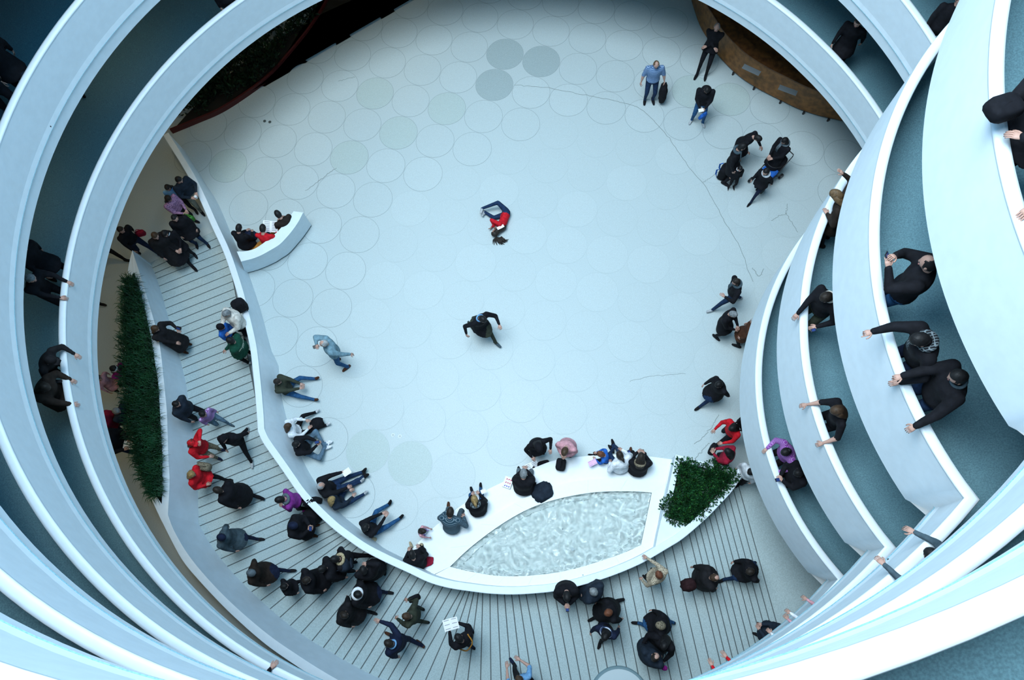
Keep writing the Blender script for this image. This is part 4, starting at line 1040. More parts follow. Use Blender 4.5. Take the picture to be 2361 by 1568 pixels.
i = person('woman in black and red jacket with black backpack next to the first parapet', (1689, 987), -155, WK(1, .26, hands=((-.18, .36, 1.02), (.20, .36, 1.02)), hp=28), h=1.66, top='red', bottom='black', shoe='black', hair=('long', 'black'), bulk=1.1)
bag('backpack', 'black backpack on the woman in black and red', 'backpack', i['w']((0, -.26, .98)), (.32, .22, .46), 'black', rad(-155 - 90), 'straps')
i = person('woman in dark red jacket with long black hair above the leafy planter', (1679, 1042), 150, ST('hold', hp=30), h=1.64, top='dred', bottom='black', hair=('long', 'black'), bulk=1.2)
bag('handbag', 'black leather bag in front of the woman in dark red', 'bag', i['w']((.08, .32, .62)), (.30, .16, .26), 'black', rad(60))
person('woman in white jacket and black skirt on the ramp beside the leafy planter', (1731, 1088), -140, ST('down', hp=20), RAMP, h=1.66, top='white', bottom='black', coat=.0, hair=('short', 'black'), bulk=1.12)
person('running man in black blazer with light blue collar in the middle of the floor', (1113, 736), -50, WK(1, .44, hands=((-.28, .44, 1.20), (.44, .04, 1.02)), fwd=10, hp=25, hy=10, curl=(.9, .9)), h=1.78, top='black', bottom='olive', shoe='slate', hair=('short', 'black'), coat=.24, collar=('roll', 'skyb'), bulk=1.08)
i = person('bald man in grey-blue sweater and jeans with a camera on the floor', (746, 792), 200, ST(hands=((-.24, -.36, 1.02), (.10, .24, 1.48)), feet=((-.16, -.06, .085), (.14, .12, .085)), toes=(20, -30)), h=1.80, top='sweat', bottom='jeans', shoe='brown', hair=('fringe', 'lgrey'), bulk=1.25)
phone('black camera held up by the bald man in the grey-blue sweater', i['w']((.06, .28, 1.50)), rad(200), 1.4, 'camera', (.13, .09, .07))

# person lying on the floor
lie = dict(pelvis=(0, 0, 0), fwd=14, bend=14, hp=10, feet=((-.06, .66, -.12), (.06, .70, -.14)), knees=((-.07, .36, .10), (.24, .22, -.22)), toes=(0, 0), toep=(80, 80), hands=((-.10, .42, .38), (.02, .34, .42)), epole=((-.2, .3, -1), (.9, .7, -.6)))
body, inf = build_person('person in red jumper and dark jeans lying curled on the white floor', lie, h=1.66, top='red', bottom='djeans', shoe='silver', skin='mid', hair=('long', 'dark'), vox=.022)
q = at(1167, 492, .16); body.matrix_world = Matrix(((0, -1, 0, q[0]), (0, 0, -1, q[1]), (1, 0, 0, .165), (0, 0, 0, 1)))
mb = MB()
for k in range(46):
    a = rad(-150 + 120 * rng.random()); l = .16 + .12 * rng.random(); hx = np.array([1151, 546]); p = at(*hx, .03)
    mb.tube([(p[0] + .07 * math.cos(a), p[1] + .05 * math.sin(a), .10), (p[0] + l * .7 * math.cos(a), p[1] + l * .7 * math.sin(a), .05), (p[0] + l * math.cos(a + .3), p[1] + l * math.sin(a + .3), .012)], [.016, .012, .003], 5)
hs = mb.build('spread_hair', HM('dark'), None, True); hs.parent = body; hs.matrix_parent_inverse = body.matrix_world.inverted(); hs['kind'] = 'stuff'
paper('booklet', 'white folded booklet on the chest of the lying person', 'booklet', at(1154, 524, .30), (.20, .08), rad(28), .1, .06, 0)

# ---------------- sitting on the floor along the ramp wall
i = person('man in dark quilted jacket and jeans sitting on the floor, uppermost along the ramp wall', (640, 880), -3, SITF(feet=((-.30, .70, .07), (.26, .76, .07)), hands=((-.05, .46, .45), (.06, .46, .45)), hp=25), h=1.74, top='olive', bottom='jeans', shoe='brown', hair=('short', 'dark'), bulk=1.18)
i = person('woman in white jacket and black trousers sitting on the floor against the ramp wall', (664, 983), 20, SITF(feet=((-.34, .62, .07), (.10, .80, .07)), hands=((-.12, .36, .42), (.14, .36, .42)), hp=28), h=1.66, top='white', bottom='black', shoe='white', hair=('long', 'brown'), bulk=1.12)
cloth_heap('folded_coat', 'black coat on the lap of the woman in the white jacket', 'coat', i['w']((.02, .55, .12)), (.34, .30, .22), 'black', .4)
i = person('person in black jacket and pale jeans sitting cross-legged below the white jacket', (683, 1024), 12, SITF(feet=((.10, .48, .09), (-.06, .52, .09)), knees=((-.34, .36, .34), (.36, .36, .30)), hands=((-.05, .38, .52), (.06, .38, .48)), hp=25, toep=(10, 10)), h=1.74, top='black', bottom='pjeans', shoe='white', hair=('short', 'black'), bulk=1.15)
phone('small dark camera in the hands of the person sitting cross-legged', i['w']((.0, .42, .56)), rad(12), .4, 'camera', (.11, .07, .05))
i = person('grey-haired man in black coat with legs stretched out on the floor, paper in hand', (740, 1120), 25, SITF(feet=((-.05, .92, .07), (.07, .94, .07)), hands=((-.18, .46, .40), (.20, .42, .36)), hp=20), h=1.82, top='black', bottom='djeans', shoe='soot', hair=('fringe', 'lgrey'), bulk=1.22)
paper('leaflet', 'white sheet held by the man with outstretched legs', 'leaflet', i['w']((-.14, .56, .42)), (.20, .15), rad(35), .1, .03, 0)
person('blonde woman with silver shoes sitting beside the man with outstretched legs', (765, 1152), 30, SITF(feet=((-.20, .72, .07), (.12, .66, .07)), hp=26), h=1.66, top='ink', bottom='djeans', shoe='silver', hair=('long', 'blond'), bulk=1.08)
person('person in black hoodie and jeans sitting on the floor with hands clasped on the knees', (843, 1216), 42, SITF(feet=((-.20, .66, .07), (.24, .66, .07)), hands=((-.04, .46, .52), (.06, .46, .52)), hp=24), h=1.74, top='black', bottom='jeans', shoe='black', hair=('short', 'black'), bulk=1.08)
cloth_heap('glove', 'small brown glove lying on the floor by the person in the black hoodie', 'glove', at(863, 1244, 0), (.13, .10, .05), 'beige')

# ---------------- on the pool's seat ledge
i = person('woman in black coat and beige boots sitting where the pool meets the ramp wall', (950, 1279), 105, SIT(hands=((-.16, .34, .70), (.14, .36, .70)), feet=((-.16, .46, .085), (.16, .50, .085)), hp=25), h=1.66, top='black', bottom='beige', shoe='beige', hair=('short', 'black'), coat=.34, bulk=1.15)
cloth_heap('red_shawl', 'dark red shawl under the woman with beige boots', 'shawl', i['w']((.10, .0, .41)), (.50, .22, .05), 'dred', rad(20))
person('toddler in pink and lilac reaching over the pool ledge', (976, 1225), -8, ST(hands=((-.16, .42, .98), (.20, .46, .98)), fwd=12, hp=15), h=.98, top='pink', bottom='lilac', shoe='lilac', child=True, hair=('long', 'dark'), vox=.020)
i = person('man in striped grey sweater and dark jeans sitting on the pool ledge', (1038, 1181), 82, SIT(feet=((-.22, .44, .085), (.20, .42, .085)), hands=((-.14, .36, .66), (.26, .26, .66)), fwd=20, hp=25), h=1.80, top='striped', bottom='slate', shoe='brown', hair=('short', 'dark'), bulk=1.22)
i = person('blonde woman in black coat and jeans sitting on the pool ledge beside the striped sweater', (1094, 1152), 100, SIT(feet=((-.12, .52, .085), (.10, .58, .085)), hp=20), h=1.66, top='black', bottom='jeans', shoe='black', hair=('pony', 'blond'), coat=.16, bulk=1.2, collar=('scarf', 'check'))
paper('booklet', 'pale printed booklet in the hand of the blonde woman on the pool ledge', 'booklet', i['w']((.20, .40, .70)), (.12, .10), .4, .2, .05, 2)
i = person('grey-haired man in black coat sitting with folded hands on the pool ledge', (1207, 1092), 86, SIT(feet=((-.16, .40, .085), (.16, .42, .085)), hands=((-.04, .40, .70), (.04, .40, .70)), fwd=16, hp=24), h=1.80, top='black', bottom='grey', shoe='black', hair=('short', 'grey'), coat=.16, bulk=1.3)
cloth_heap('folded_coat', 'crumpled dark jacket on the pool ledge beside the man with folded hands', 'coat', i['w']((.44, -.04, .42)), (.50, .44, .20), 'ink', .5)
t = thing('paper_bag', 'white paper bag with red and blue print on the pool ledge', 'bag', at(1171, 1113, .42), rad(70))
mb = MB(); mb.box((0, 0, .03), (.26, .20, .06)); mb.build('body', PAPER, t)
for k in range(9):
    mb = MB(); mb.box((-.09 + .07 * (k % 3) + .01 * k % .03, -.06 + .05 * (k // 3), .0615), (.035, .022, .002), .4 * k); mb.build('print_mark', mat('print_red', (.55, .03, .12), .7) if k % 3 else mat('print_blue', (.05, .05, .45), .7), t)
paper('newspaper', 'newspaper lying on the floor at the foot of the pool ledge', 'newspaper', at(1227, 1078, 0.0), (.34, .26), rad(25), 0, .02, 6)
i = person('woman in black hooded coat standing by the pool ledge with a bag at her feet', (1242, 1031), -72, ST('hold', fwd=10, hp=40, hands=((-.28, .26, 1.10), (.22, .30, 1.04))), h=1.66, top='black', bottom='black', coat=.36, hair=('long', 'black'), hat=('hood', 'black'), bulk=1.1)
bag('handbag', 'black handbag on the floor below the woman in the hooded coat', 'bag', at(1253, 1072, .02), (.30, .16, .24), 'black', rad(15))
i = person('woman in pink coat with short brown hair bending over a black bag', (1302, 1041), -110, ST('hold', fwd=18, hp=40), h=1.66, top='pink', bottom='soot', coat=.30, hair=('short', 'brown'), bulk=1.2)
bag('handbag', 'black shiny bag on the pool ledge in front of the pink coat', 'bag', at(1293, 1073, .44), (.30, .24, .22), 'black', rad(80))
i = person('child in blue jacket sitting astride on the pool ledge with a pink booklet', (1385, 1047), 165, SIT(feet=((.10, .46, .12), (-.28, .38, .36)), hands=((-.12, .36, .72), (.12, .36, .72)), hp=26), h=1.28, top='blue', bottom='black', shoe='black', child=True, hair=('short', 'red'))
paper('booklet', 'pink and white booklet held by the child in the blue jacket', 'booklet', at(1366, 1067, .62), (.20, .13), rad(25), .1, .08, 2, mat('booklet_pink', (.75, .45, .68), .6))
i = person('woman in white puffer jacket with dark ponytail and black boots on the pool ledge', (1429, 1050), 115, SIT(feet=((.06, .52, .085), (.16, .62, .085)), hp=18, hands=((-.22, .20, .66), (.20, .34, .68))), h=1.68, top='white', bottom='djeans', shoe='black', hair=('pony', 'dark'), bulk=1.36)
bag('handbag', 'brown patterned shoulder bag between the white puffer and the fur collar', 'bag', at(1449, 1068, .44), (.34, .16, .28), 'brown', rad(115))
i = person('person in black coat with fur collar sitting rightmost on the pool ledge', (1478, 1054), 82, SIT(feet=((-.14, .46, .085), (.12, .44, .085)), hands=((-.06, .38, .76), (.12, .36, .76)), hp=24), h=1.72, top='black', bottom='black', shoe='brown', hair=('long', 'dark'), coat=.2, collar=('fur', 'fur'), bulk=1.3)
phone('yellow phone held out by the person with the fur collar', i['w']((-.24, .36, .74)), .5)

# ---------------- in the curved bench
person('person in dark brown jacket and khaki trousers at the end of the curved bench', (641, 494), 128, SIT(.43, feet=((-.12, .50, .085), (.08, .54, .085)), hp=22), h=1.74, top='dbrown', bottom='khaki', shoe='black', hair=('short', 'black'), bulk=1.15)
i = person('man in red vest and jeans reading a newspaper on the curved bench', (606, 527), 84, SIT(.43, feet=((-.30, .50, .085), (.10, .56, .20)), hands=((-.14, .40, .74), (.16, .40, .74)), hp=34), h=1.74, top='red', bottom='jeans', shoe='white', hair=('short', 'black'), bulk=1.05)
paper('newspaper', 'open white newspaper in the hands of the man in the red vest', 'newspaper', i['w']((.02, .48, .78)), (.42, .30), rad(-6), .35, .1, 6)
person('person in black with black shoes sitting in the bench corner by the ramp wall', (551, 526), 72, SIT(.43, feet=((-.26, .46, .085), (.16, .50, .085)), hp=28), h=1.70, top='black', bottom='black', shoe='black', hair=('short', 'black'), coat=.2, bulk=1.2)
cloth_heap('folded_coat', 'navy coat bundled on the wooden bench seat', 'coat', at(578, 551, .43), (.44, .34, .26), 'navy', .3)

# ---------------- on the ground ramp
i = person('man in dark sweater and light trousers holding a white cup on the upper ramp', (413, 415), -40, ST(hands=((-.10, .30, 1.14), (.10, .30, 1.12)), hp=20, hy=15, feet=((-.12, .10, .085), (.12, -.02, .085))), RAMP, h=1.80, top='ink', bottom='khaki', shoe='black', hair=('short', 'black'), bulk=1.12)
mb = MB(); mb.tube([(0, 0, 0), (0, 0, .09), (0, 0, .10)], [.030, .042, .040], 14); o = mb.build('paper_cup', PAPER, smooth=True); q = i['w']((.0, .40, 1.10)); o.location = tuple(q); tag(o, 'white paper cup in the hands of the man in the dark sweater', 'cup')
person('girl with long dark hair in pale blue top behind the woman with the green bag', (387, 433), -65, ST('down', hp=14), RAMP, h=1.56, top='skyb', bottom='soot', hair=('long', 'dark'))
i = person('woman in purple patterned blouse and black waistcoat at the top of the ramp', (388, 458), -28, ST('hold', hp=22), RAMP, h=1.64, top='floral', bottom='black', hair=('long', 'dark'), bulk=1.12)
bag('handbag', 'green handbag in front of the woman in the purple blouse', 'bag', i['w']((.06, .40, .72)), (.30, .14, .22), mat('cloth_leafgreen', (.03, .16, .02), .5), rad(-20))
person('person in black coat and blue jeans below the woman with the green bag', (403, 503), -62, ST('pocket', feet=((-.14, .12, .085), (.14, -.04, .085))), RAMP, h=1.70, top='black', bottom='djeans', coat=.26, hair=('short', 'black'), bulk=1.22)
person('large man in long black overcoat striding down the ramp', (358, 544), -52, WK(1, .38, hp=12), RAMP, h=1.84, top='soot', bottom='black', shoe='black', coat=.50, hair=('short', 'brown'), bulk=1.42)
person('dark-haired person close behind the large man in the overcoat', (380, 539), -60, ST('hold', hp=20), RAMP, h=1.66, top='black', bottom='black', coat=.3, hair=('long', 'black'), collar=('roll', 'white'))
i = person('person in dark jacket with red bag beyond the tip of the knife-shaped planter', (279, 530), -25, WK(1, .34), GROUND, h=1.72, top='black', bottom='navy', hair=('short', 'dark'), bulk=1.1)
bag('handbag', 'dark red bag carried beyond the planter tip', 'bag', i['w']((-.26, .10, .78)), (.24, .12, .22), 'dred', .3)
person('person in black walking behind the planter tip, only legs in view', (192, 545), -18, WK(1, .38), GROUND, h=1.74, top='black', bottom='black', hair=('short', 'dark'))
person('person under the first gallery of whom one shoe shows left of the planter', (128, 652), -20, WK(1, .34), GROUND, h=1.74, top='black', bottom='black', hair=('short', 'dark'))
i = person('woman in long dark coat and brown boots leaning on the planter wall', (358, 758), -14, ST(hands=((-.22, .30, 1.18), (.12, .32, 1.02)), hp=22, fwd=-4), RAMP, h=1.70, top='soot', bottom='brown', shoe='brown', coat=.56, hair=('long', 'brown'), bulk=1.16)
phone('camera in the raised hand of the woman with brown boots', i['w']((-.22, .38, 1.22)), rad(-14), .8, 'camera', (.11, .07, .05))
i = person('grey-haired man in white puffer jacket leaning back on the ramp wall', (522, 723), -125, ST('read', fwd=-6, hp=30), RAMP, h=1.76, top='cream', bottom='black', hair=('short', 'grey'), bulk=1.42)
bag('backpack', 'black backpack resting on the wall behind the white puffer jacket', 'backpack', at(561, 712, 1.12), (.34, .26, .46), 'black', rad(-150), 'straps')
person('child in blue jacket and dark beanie facing the white puffer jacket', (509, 754), -8, ST('pocket', hp=10), RAMP, h=1.42, top='blue', bottom='black', child=True, hair=('short', 'black'), hat=('beanie', 'black'), bulk=1.1)
def lettering(text_lines):
    def f(d):
        out = []
        for k, (txt, size, dz) in enumerate(text_lines):
            cu = bpy.data.curves.new('lettering', 'FONT'); cu.body = txt; cu.size = size; cu.align_x = 'CENTER'; cu.extrude = .0015; cu.space_character = 1.05; cu.shear = .2
            to = bpy.data.objects.new('tmp', cu); COL.objects.link(to); dg = bpy.context.evaluated_depsgraph_get(); me = bpy.data.meshes.new_from_object(to.evaluated_get(dg))
            mb = MB(); a, b = .186 * d['B'] + .016, .126 * d['B'] + .020
            V = []
            for v in me.vertices:
                ph = v.co.x / a; cz = d['chest'] + d['up'] * (v.co.y + dz)
                V.append(cz + d['rt'] * a * math.sin(ph) - d['fw'] * (b * math.cos(ph) + v.co.z))
            mb.add(V, [tuple(p.vertices) for p in me.polygons]); out.append(('lettering', mb, mat('lettering_pale', (.62, .74, .62), .7)))
            bpy.data.objects.remove(to); bpy.data.meshes.remove(me)
        return out
    return f
person('person in dark green jacket with lettering across the back, leaning on the ramp wall', (531, 785), 172, ST('cross', fwd=-10, hp=16, feet=((-.12, .10, .085), (.12, .02, .085))), RAMP, h=1.74, top='green', bottom='black', shoe='silver', coat=.10, hair=('short', 'black'), bulk=1.28, extra=lettering([('LEVI STRAUSS', .062, .05), ('U.S.A.', .052, -.02)]))
person('woman in black puffer jacket walking with the girl in lilac', (407, 932), -15, WK(1, .22), RAMP, h=1.70, top='ink', bottom='black', hair=('short', 'black'), bulk=1.36)
person('girl in lilac striped knit and grey jeans on the ramp', (468, 955), -32, WK(1, .22, arms='down'), RAMP, h=1.40, top='lilacknit', bottom='pjeans', shoe='slate', child=True, hair=('short', 'black'))
person('woman in red jacket and red cap raising a hand to her brow', (442, 1022), -15, ST(hands=((-.12, .20, 1.60), (.18, .28, 1.04)), hp=8), RAMP, h=1.66, top='red', bottom='fur', shoe='navy', coat=.0, hair=('long', 'brown'), hat=('cap', 'red'), bulk=1.18)
person('person in black with white shoes taking a long step across the ramp', (516, 1012), -88, WK(1, .42), RAMP, h=1.72, top='black', bottom='black', shoe='silver', hair=('short', 'black'), hat=('hood', 'black'), bulk=1.2)
i = person('blonde woman in red jacket below the woman with the red cap', (442, 1094), -8, WK(1, .26, arms='bag'), RAMP, h=1.66, top='red', bottom='black', hair=('long', 'blond'), coat=.15, bulk=1.15)
bag('handbag', 'brown fur bag on the shoulder of the blonde woman in red', 'bag', i['w']((-.24, .12, .95)), (.32, .20, .26), 'fur', rad(-8))
person('person in wide black coat walking up beside the blonde woman in red', (502, 1130), 165, WK(1, .34, hp=14), RAMP, h=1.72, top='black', bottom='black', coat=.46, hair=('short', 'dark'), bulk=1.42)
i = person('woman in purple top with long grey scarf leaning by the lower ramp wall', (645, 1152), 195, ST('hold', hp=26, fwd=8), RAMP, h=1.68, top='purple', bottom='black', shoe='magenta', hair=('short', 'black'), collar=('scarf', 'grey'), bulk=1.14)
cloth_heap('folded_coat', 'black coat bundled against the ramp wall behind the purple top', 'coat', i['w']((-.10, -.30, .45)), (.42, .24, .50), 'black', .2)
i = person('man in black coat and navy beanie holding phones near the ramp wall', (676, 1212), -5, ST('phone', hp=28), RAMP, h=1.74, top='black', bottom='djeans', shoe='brown', coat=.34, hair=('short', 'dark'), hat=('beanie', 'navy'), bulk=1.26)
phone('pale phone held by the man in the navy beanie', i['w']((.02, .36, 1.25)), rad(-5), .5)
q, z = at_ramp(727, 1192, .1); bag('backpack', 'black striped rucksack leaning on the ramp wall by the navy beanie', 'backpack', (q[0], q[1], z), (.36, .30, .60), 'black', rad(130), 'straps', 'grey')
person('person in slate grey coat and navy hat walking along the outer ramp wall', (511, 1239), -12, WK(1, .32, hp=14), RAMP, h=1.70, top='slate', bottom='navy', coat=.32, hair=('short', 'dark'), hat=('beanie', 'navy'), bulk=1.2)
person('person in dark brown coat and grey hat with a long stride', (580, 1321), -5, WK(1, .42), RAMP, h=1.72, top='dbrown', bottom='navy', coat=.30, hair=('short', 'dark'), hat=('beanie', 'grey'), bulk=1.2)
person('man in black coat looking right, beside the child on the lower ramp', (707, 1338), 12, WK(1, .28, hp=12), RAMP, h=1.74, top='black', bottom='black', coat=.36, hair=('short', 'dark'), bulk=1.35)
person('child in black behind the man looking right', (656, 1352), 20, WK(1, .22), RAMP, h=1.30, top='black', bottom='black', child=True, coat=.15, hair=('short', 'black'), bulk=1.2)
i = person('person in black with a dark blue rucksack in the middle of the lower crowd', (742, 1312), 195, WK(1, .26), RAMP, h=1.70, top='black', bottom='black', coat=.3, hair=('short', 'black'), bulk=1.36)
bag('backpack', 'dark blue rucksack on the person in the lower crowd', 'backpack', i['w']((0, -.30, .92)), (.34, .24, .46), 'ink', rad(195 - 90), 'straps')
person('person in black jacket with pale fur-trimmed hood walking left', (772, 1289), 183, WK(1, .42, hp=10), RAMP, h=1.70, top='black', bottom='black', hair=('short', 'black'), collar=('fur', 'beigefur'), bulk=1.26)
person('person in black coat with a hand raised to the head', (838, 1314), 105, ST('headr', hp=12), RAMP, h=1.72, top='black', bottom='black', coat=.38, hair=('short', 'black'), bulk=1.36)
person('person in black coat with white scarf stepping right', (826, 1371), -14, WK(1, .36), RAMP, h=1.74, top='black', bottom='navy', coat=.36, hair=('short', 'black'), collar=('fur', 'white'), bulk=1.34)
person('person in soot-black coat, lower left of the white scarf', (794, 1418), -25, WK(1, .30, hp=18), RAMP, h=1.70, top='soot', bottom='black', coat=.38, hair=('short', 'dark'), bulk=1.3)
i = person('person in olive jacket with brown hair and a dark bag', (937, 1421), 165, ST(hands=((-.16, .34, 1.02), (.30, .22, 1.06)), hp=14, feet=((-.14, -.18, .085), (.12, .02, .085))), RAMP, h=1.66, top='olive', bottom='olive', hair=('short', 'brown'), bulk=1.2)
bag('handbag', 'dark bag carried by the person in the olive jacket', 'bag', i['w']((.34, .10, .80)), (.26, .14, .26), 'black', .4)
person('man in navy jacket pointing with an outstretched hand', (896, 1483), 150, WK(1, .36, hands=((-.26, -.10, .86), (.22, .52, 1.30)), hdir=(None, None), curl=(.5, .25)), RAMP, h=1.76, top='navy', bottom='navy', shoe='brown', hair=('short', 'dark'), collar=('roll', 'skyb'), bulk=1.26)
i = person('person in black reading an open white map on the lower ramp', (1058, 1471), 132, ST('read', hp=34, feet=((-.10, -.22, .085), (.12, .06, .085))), RAMP, h=1.72, top='black', bottom='navy', hair=('short', 'black'), bulk=1.18)
paper('map', 'large white folded map in the hands of the reader on the ramp', 'map', i['w']((.0, .42, 1.16)), (.32, .24), rad(15), .15, .08, 3)
mb = MB(); sc = i['s']; mb.tube(spline([i['w']((.17, .02, 1.46)), i['w']((.13, -.15, 1.34)), i['w']((.0, -.20, 1.16)), i['w']((-.13, -.19, .99)), i['w']((-.23, -.06, .86))], 24), .014, 6); o = mb.build('bag_strap', mat('cloth_orange', (.50, .22, .03), .7)); tag(o, 'orange shoulder strap across the back of the map reader', 'strap')
i = person('person in black coat looking at a lit phone against the pool wall', (1307, 1375), -88, ST('phone', hp=42, fwd=4), RAMP, h=1.74, top='black', bottom='black', coat=.28, hair=('short', 'black'), bulk=1.34)
phone('lit phone of the person against the pool wall', i['w']((.0, .40, 1.24)), rad(-88 - 90), .4)
person('grey-haired man in dark overcoat looking over the pool wall', (1368, 1364), 140, ST('pocket', hp=6), RAMP, h=1.78, top='ink', bottom='black', coat=.42, hair=('short', 'grey'), bulk=1.36)
person('auburn-haired person in long black coat walking left below the pool wall', (1402, 1413), 198, WK(1, .38, hp=10), RAMP, h=1.68, top='black', bottom='black', coat=.44, hair=('short', 'red'), bulk=1.28)
person('person in navy with blue and white striped scarf walking down', (1395, 1467), -118, WK(1, .32, hp=16), RAMP, h=1.66, top='navy', bottom='black', hair=('long', 'black'), collar=('fur', 'greybands'), bulk=1.2)
person('person in black with fur hood and blue jeans, right of the striped scarf', (1522, 1442), 168, WK(1, .38), RAMP, h=1.70, top='black', bottom='jeans', coat=.26, hair=('short', 'dark'), hat=('hood', 'fur'), bulk=1.24)
person('man in dark overcoat, lower one of the pair at the bottom right of the ramp', (1511, 1515), 50, ST('pocket', hp=10), RAMP, h=1.76, top='ink', bottom='black', coat=.42, hair=('fringe', 'dark'), bulk=1.42)
i = person('woman in black coat with magenta glove, upper one of the pair at the bottom right', (1531, 1488), -125, ST(hands=((-.26, .30, 1.02), (.30, .28, 1.04)), hp=14), RAMP, h=1.68, top='black', bottom='black', coat=.40, hair=('long', 'black'), bulk=1.34)
cloth_heap('glove', 'magenta glove in the hand of the woman in the pair', 'glove', i['w']((-.32, .42, .98)), (.12, .10, .08), 'magenta')
person('person in light blue shirt with bare arms cut off by the bottom edge', (1197, 1567), 120, WK(1, .30, hands=((-.16, .38, 1.08), (.16, .38, 1.12))), RAMP, h=1.74, top='skyb', sleeve='skin', bottom='soot', shoe='navy', hair=('short', 'brown'))
person('woman in leopard print top with one hand on the pool wall', (1519, 1325), 128, ST(hands=((-.30, .16, .96), (.08, .46, 1.16)), hp=14), RAMP, h=1.68, top='leopard', bottom='soot', hair=('short', 'red'), bulk=1.06, coat=.14)
i = person('balding man in dark coat on the right end of the ramp', (1648, 1332), 6, WK(1, .26, hp=8), RAMP, h=1.74, top='soot', bottom='black', coat=.36, hair=('fringe', 'brown'), bulk=1.36)
cloth_heap('fur_bag', 'dark maroon fur bag beside the balding man', 'bag', i['w']((.10, -.36, .74)), (.34, .28, .40), cloth('maroonfur', (.025, .010, .012), bump=.6), .2)
person('person in black jacket and jeans walking towards the balding man', (1729, 1318), 195, WK(1, .40, hp=18), RAMP, h=1.70, top='black', bottom='djeans', coat=.16, hair=('short', 'dark'), bulk=1.2)
person('person in dark grey under the edge of the first parapet, right of the ramp', (1796, 1464), 150, ST('hold'), RAMP, h=1.66, top='ink', bottom='ink', coat=.3, hair=('short', 'dark'), bulk=1.2)

# ---------------- behind the planter, ground floor on the left
person('girl in magenta jacket with white headband behind the planter grass', (264, 851), -18, ST('hold', hp=14), GROUND, h=1.50, top='magenta', bottom='navy', child=True, hair=('long', 'black'), hat=('band', 'white'), bulk=1.1)
person('child in dusty pink coat walking under the first gallery', (226, 872), -22, WK(1, .28), GROUND, h=1.45, top='pink', bottom='navy', child=True, hair=('short', 'dark'), coat=.2)
person('grey-haired person in dark jacket behind the planter grass', (269, 948), -15, ST('hold', hp=20), GROUND, h=1.72, top='ink', bottom='djeans', hair=('short', 'grey'), bulk=1.1)
i = person('person in red T-shirt with white print behind the planter', (232, 966), -14, ST(hands=((-.12, .32, 1.10), (.14, .32, 1.08)), hp=22), GROUND, h=1.74, top='dred', sleeve='skin', bottom='djeans', hair=('short', 'dark'), bulk=1.2)
i = person('person in black T-shirt holding white papers behind the planter', (240, 1010), -14, ST('read', hp=24), GROUND, h=1.78, top='black', bottom='djeans', hair=('short', 'dark'), bulk=1.32)
paper('leaflet', 'white papers held by the person in the black T-shirt behind the planter', 'leaflet', i['w']((.0, .42, 1.14)), (.26, .18), rad(-10), .2, .05, 3)

# ---------------- first gallery, left and top
person('person in black walking on the first gallery, uppermost at the left', (78, 568), -14, WK(1, .36), level_z(1), h=1.74, top='black', bottom='black', hair=('short', 'dark'), coat=.2, bulk=1.15)
person('grey-haired man in black with a hand on the first gallery rail', (71, 642), -16, RAIL(hands=((-.24, .42, 1.0), (.10, .58, 1.04)), hp=16), level_z(1), h=1.74, top='black', bottom='black', hair=('short', 'grey'), bulk=1.1)
person('person in a dark cap bending over the first gallery rail', (140, 822), -12, RAIL(fwd=30, hp=20), level_z(1), h=1.72, top='soot', bottom='black', hair=('short', 'black'), hat=('cap', 'soot'), bulk=1.1)
person('person in dark brown coat leaning an arm on the first gallery rail', (128, 884), -10, RAIL(fwd=20, hands=((-.30, .30, 1.0), (.16, .56, 1.02)), hp=26), level_z(1), h=1.66, top='dbrown', bottom='black', coat=.3, hair=('long', 'dark'), bulk=1.42)
person('person on the first gallery at the upper left whose shoe shows under the second parapet', (62, 98), -50, WK(1, .34), level_z(1), h=1.74, top='black', bottom='black', hair=('short', 'dark'))
person('person in black at the top edge on the first gallery', (548, -8), -60, ST('down'), level_z(1), h=1.72, top='black', bottom='black', hair=('short', 'black'), bulk=1.1)
person('person in black walking on the first gallery at the upper right', (1967, 58), -125, WK(1, .38), level_z(1), h=1.74, top='black', bottom='black', hair=('short', 'dark'), coat=.24, bulk=1.12)
person('person with one hand on the first gallery rail at the lower left, mostly hidden', (624, 1541), 52, RAIL(fwd=6, hands=((-.25, .03, .80), (.12, .50, .995)), hdir=(None, (.1, 1, -.05))), level_z(1), anchor='rhand', h=1.72, top='black', bottom='black', hair=('short', 'dark'))
# second gallery, left and top
person('person in dark clothes on the second gallery in the top left corner', (10, 98), -40, WK(1, .34), level_z(2), h=1.76, top='black', bottom='ink', hair=('short', 'dark'), coat=.2, bulk=1.15)
person('person in dark clothes on the second gallery at the left edge', (-48, 150), -35, WK(1, .36), level_z(2), h=1.74, top='black', bottom='black', hair=('short', 'dark'))
person('person in black on the second gallery at the top right', (2192, 10), -105, ST('down'), level_z(2), h=1.74, top='black', bottom='black', hair=('short', 'dark'), bulk=1.1)

# ---------------- first gallery, right
person('woman in purple dotted knit with a black bun at the first gallery rail', (1812, 1042), 198, RAIL(fwd=8, hands=((-.30, .30, 1.0), (.22, .32, 1.08)), hp=34), level_z(1), h=1.60, top='purpledot', bottom='soot', hair=('bun', 'black'), bulk=1.2, vox=.022)
i = person('person in black jacket looking at a phone beside the purple knit', (1836, 1092), 192, ST('phone', hp=34), level_z(1), h=1.66, top='black', bottom='black', hair=('short', 'black'), bulk=1.26, vox=.022)
phone('white phone of the person beside the purple knit', i['w']((-.02, .38, 1.20)), rad(192 - 90), .5)
person('dark-haired woman in pale pink at the first gallery rail below the corner', (1866, 1412), 132, RAIL(fwd=16), level_z(1), h=1.62, top='pink', bottom='black', hair=('short', 'black'), vox=.022)
person('person in white jacket and pale hat at the first gallery rail below the corner', (1826, 1443), 132, RAIL(fwd=16), level_z(1), h=1.64, top='white', bottom='black', hair=('short', 'lgrey'), hat=('cap', 'white'), vox=.022)
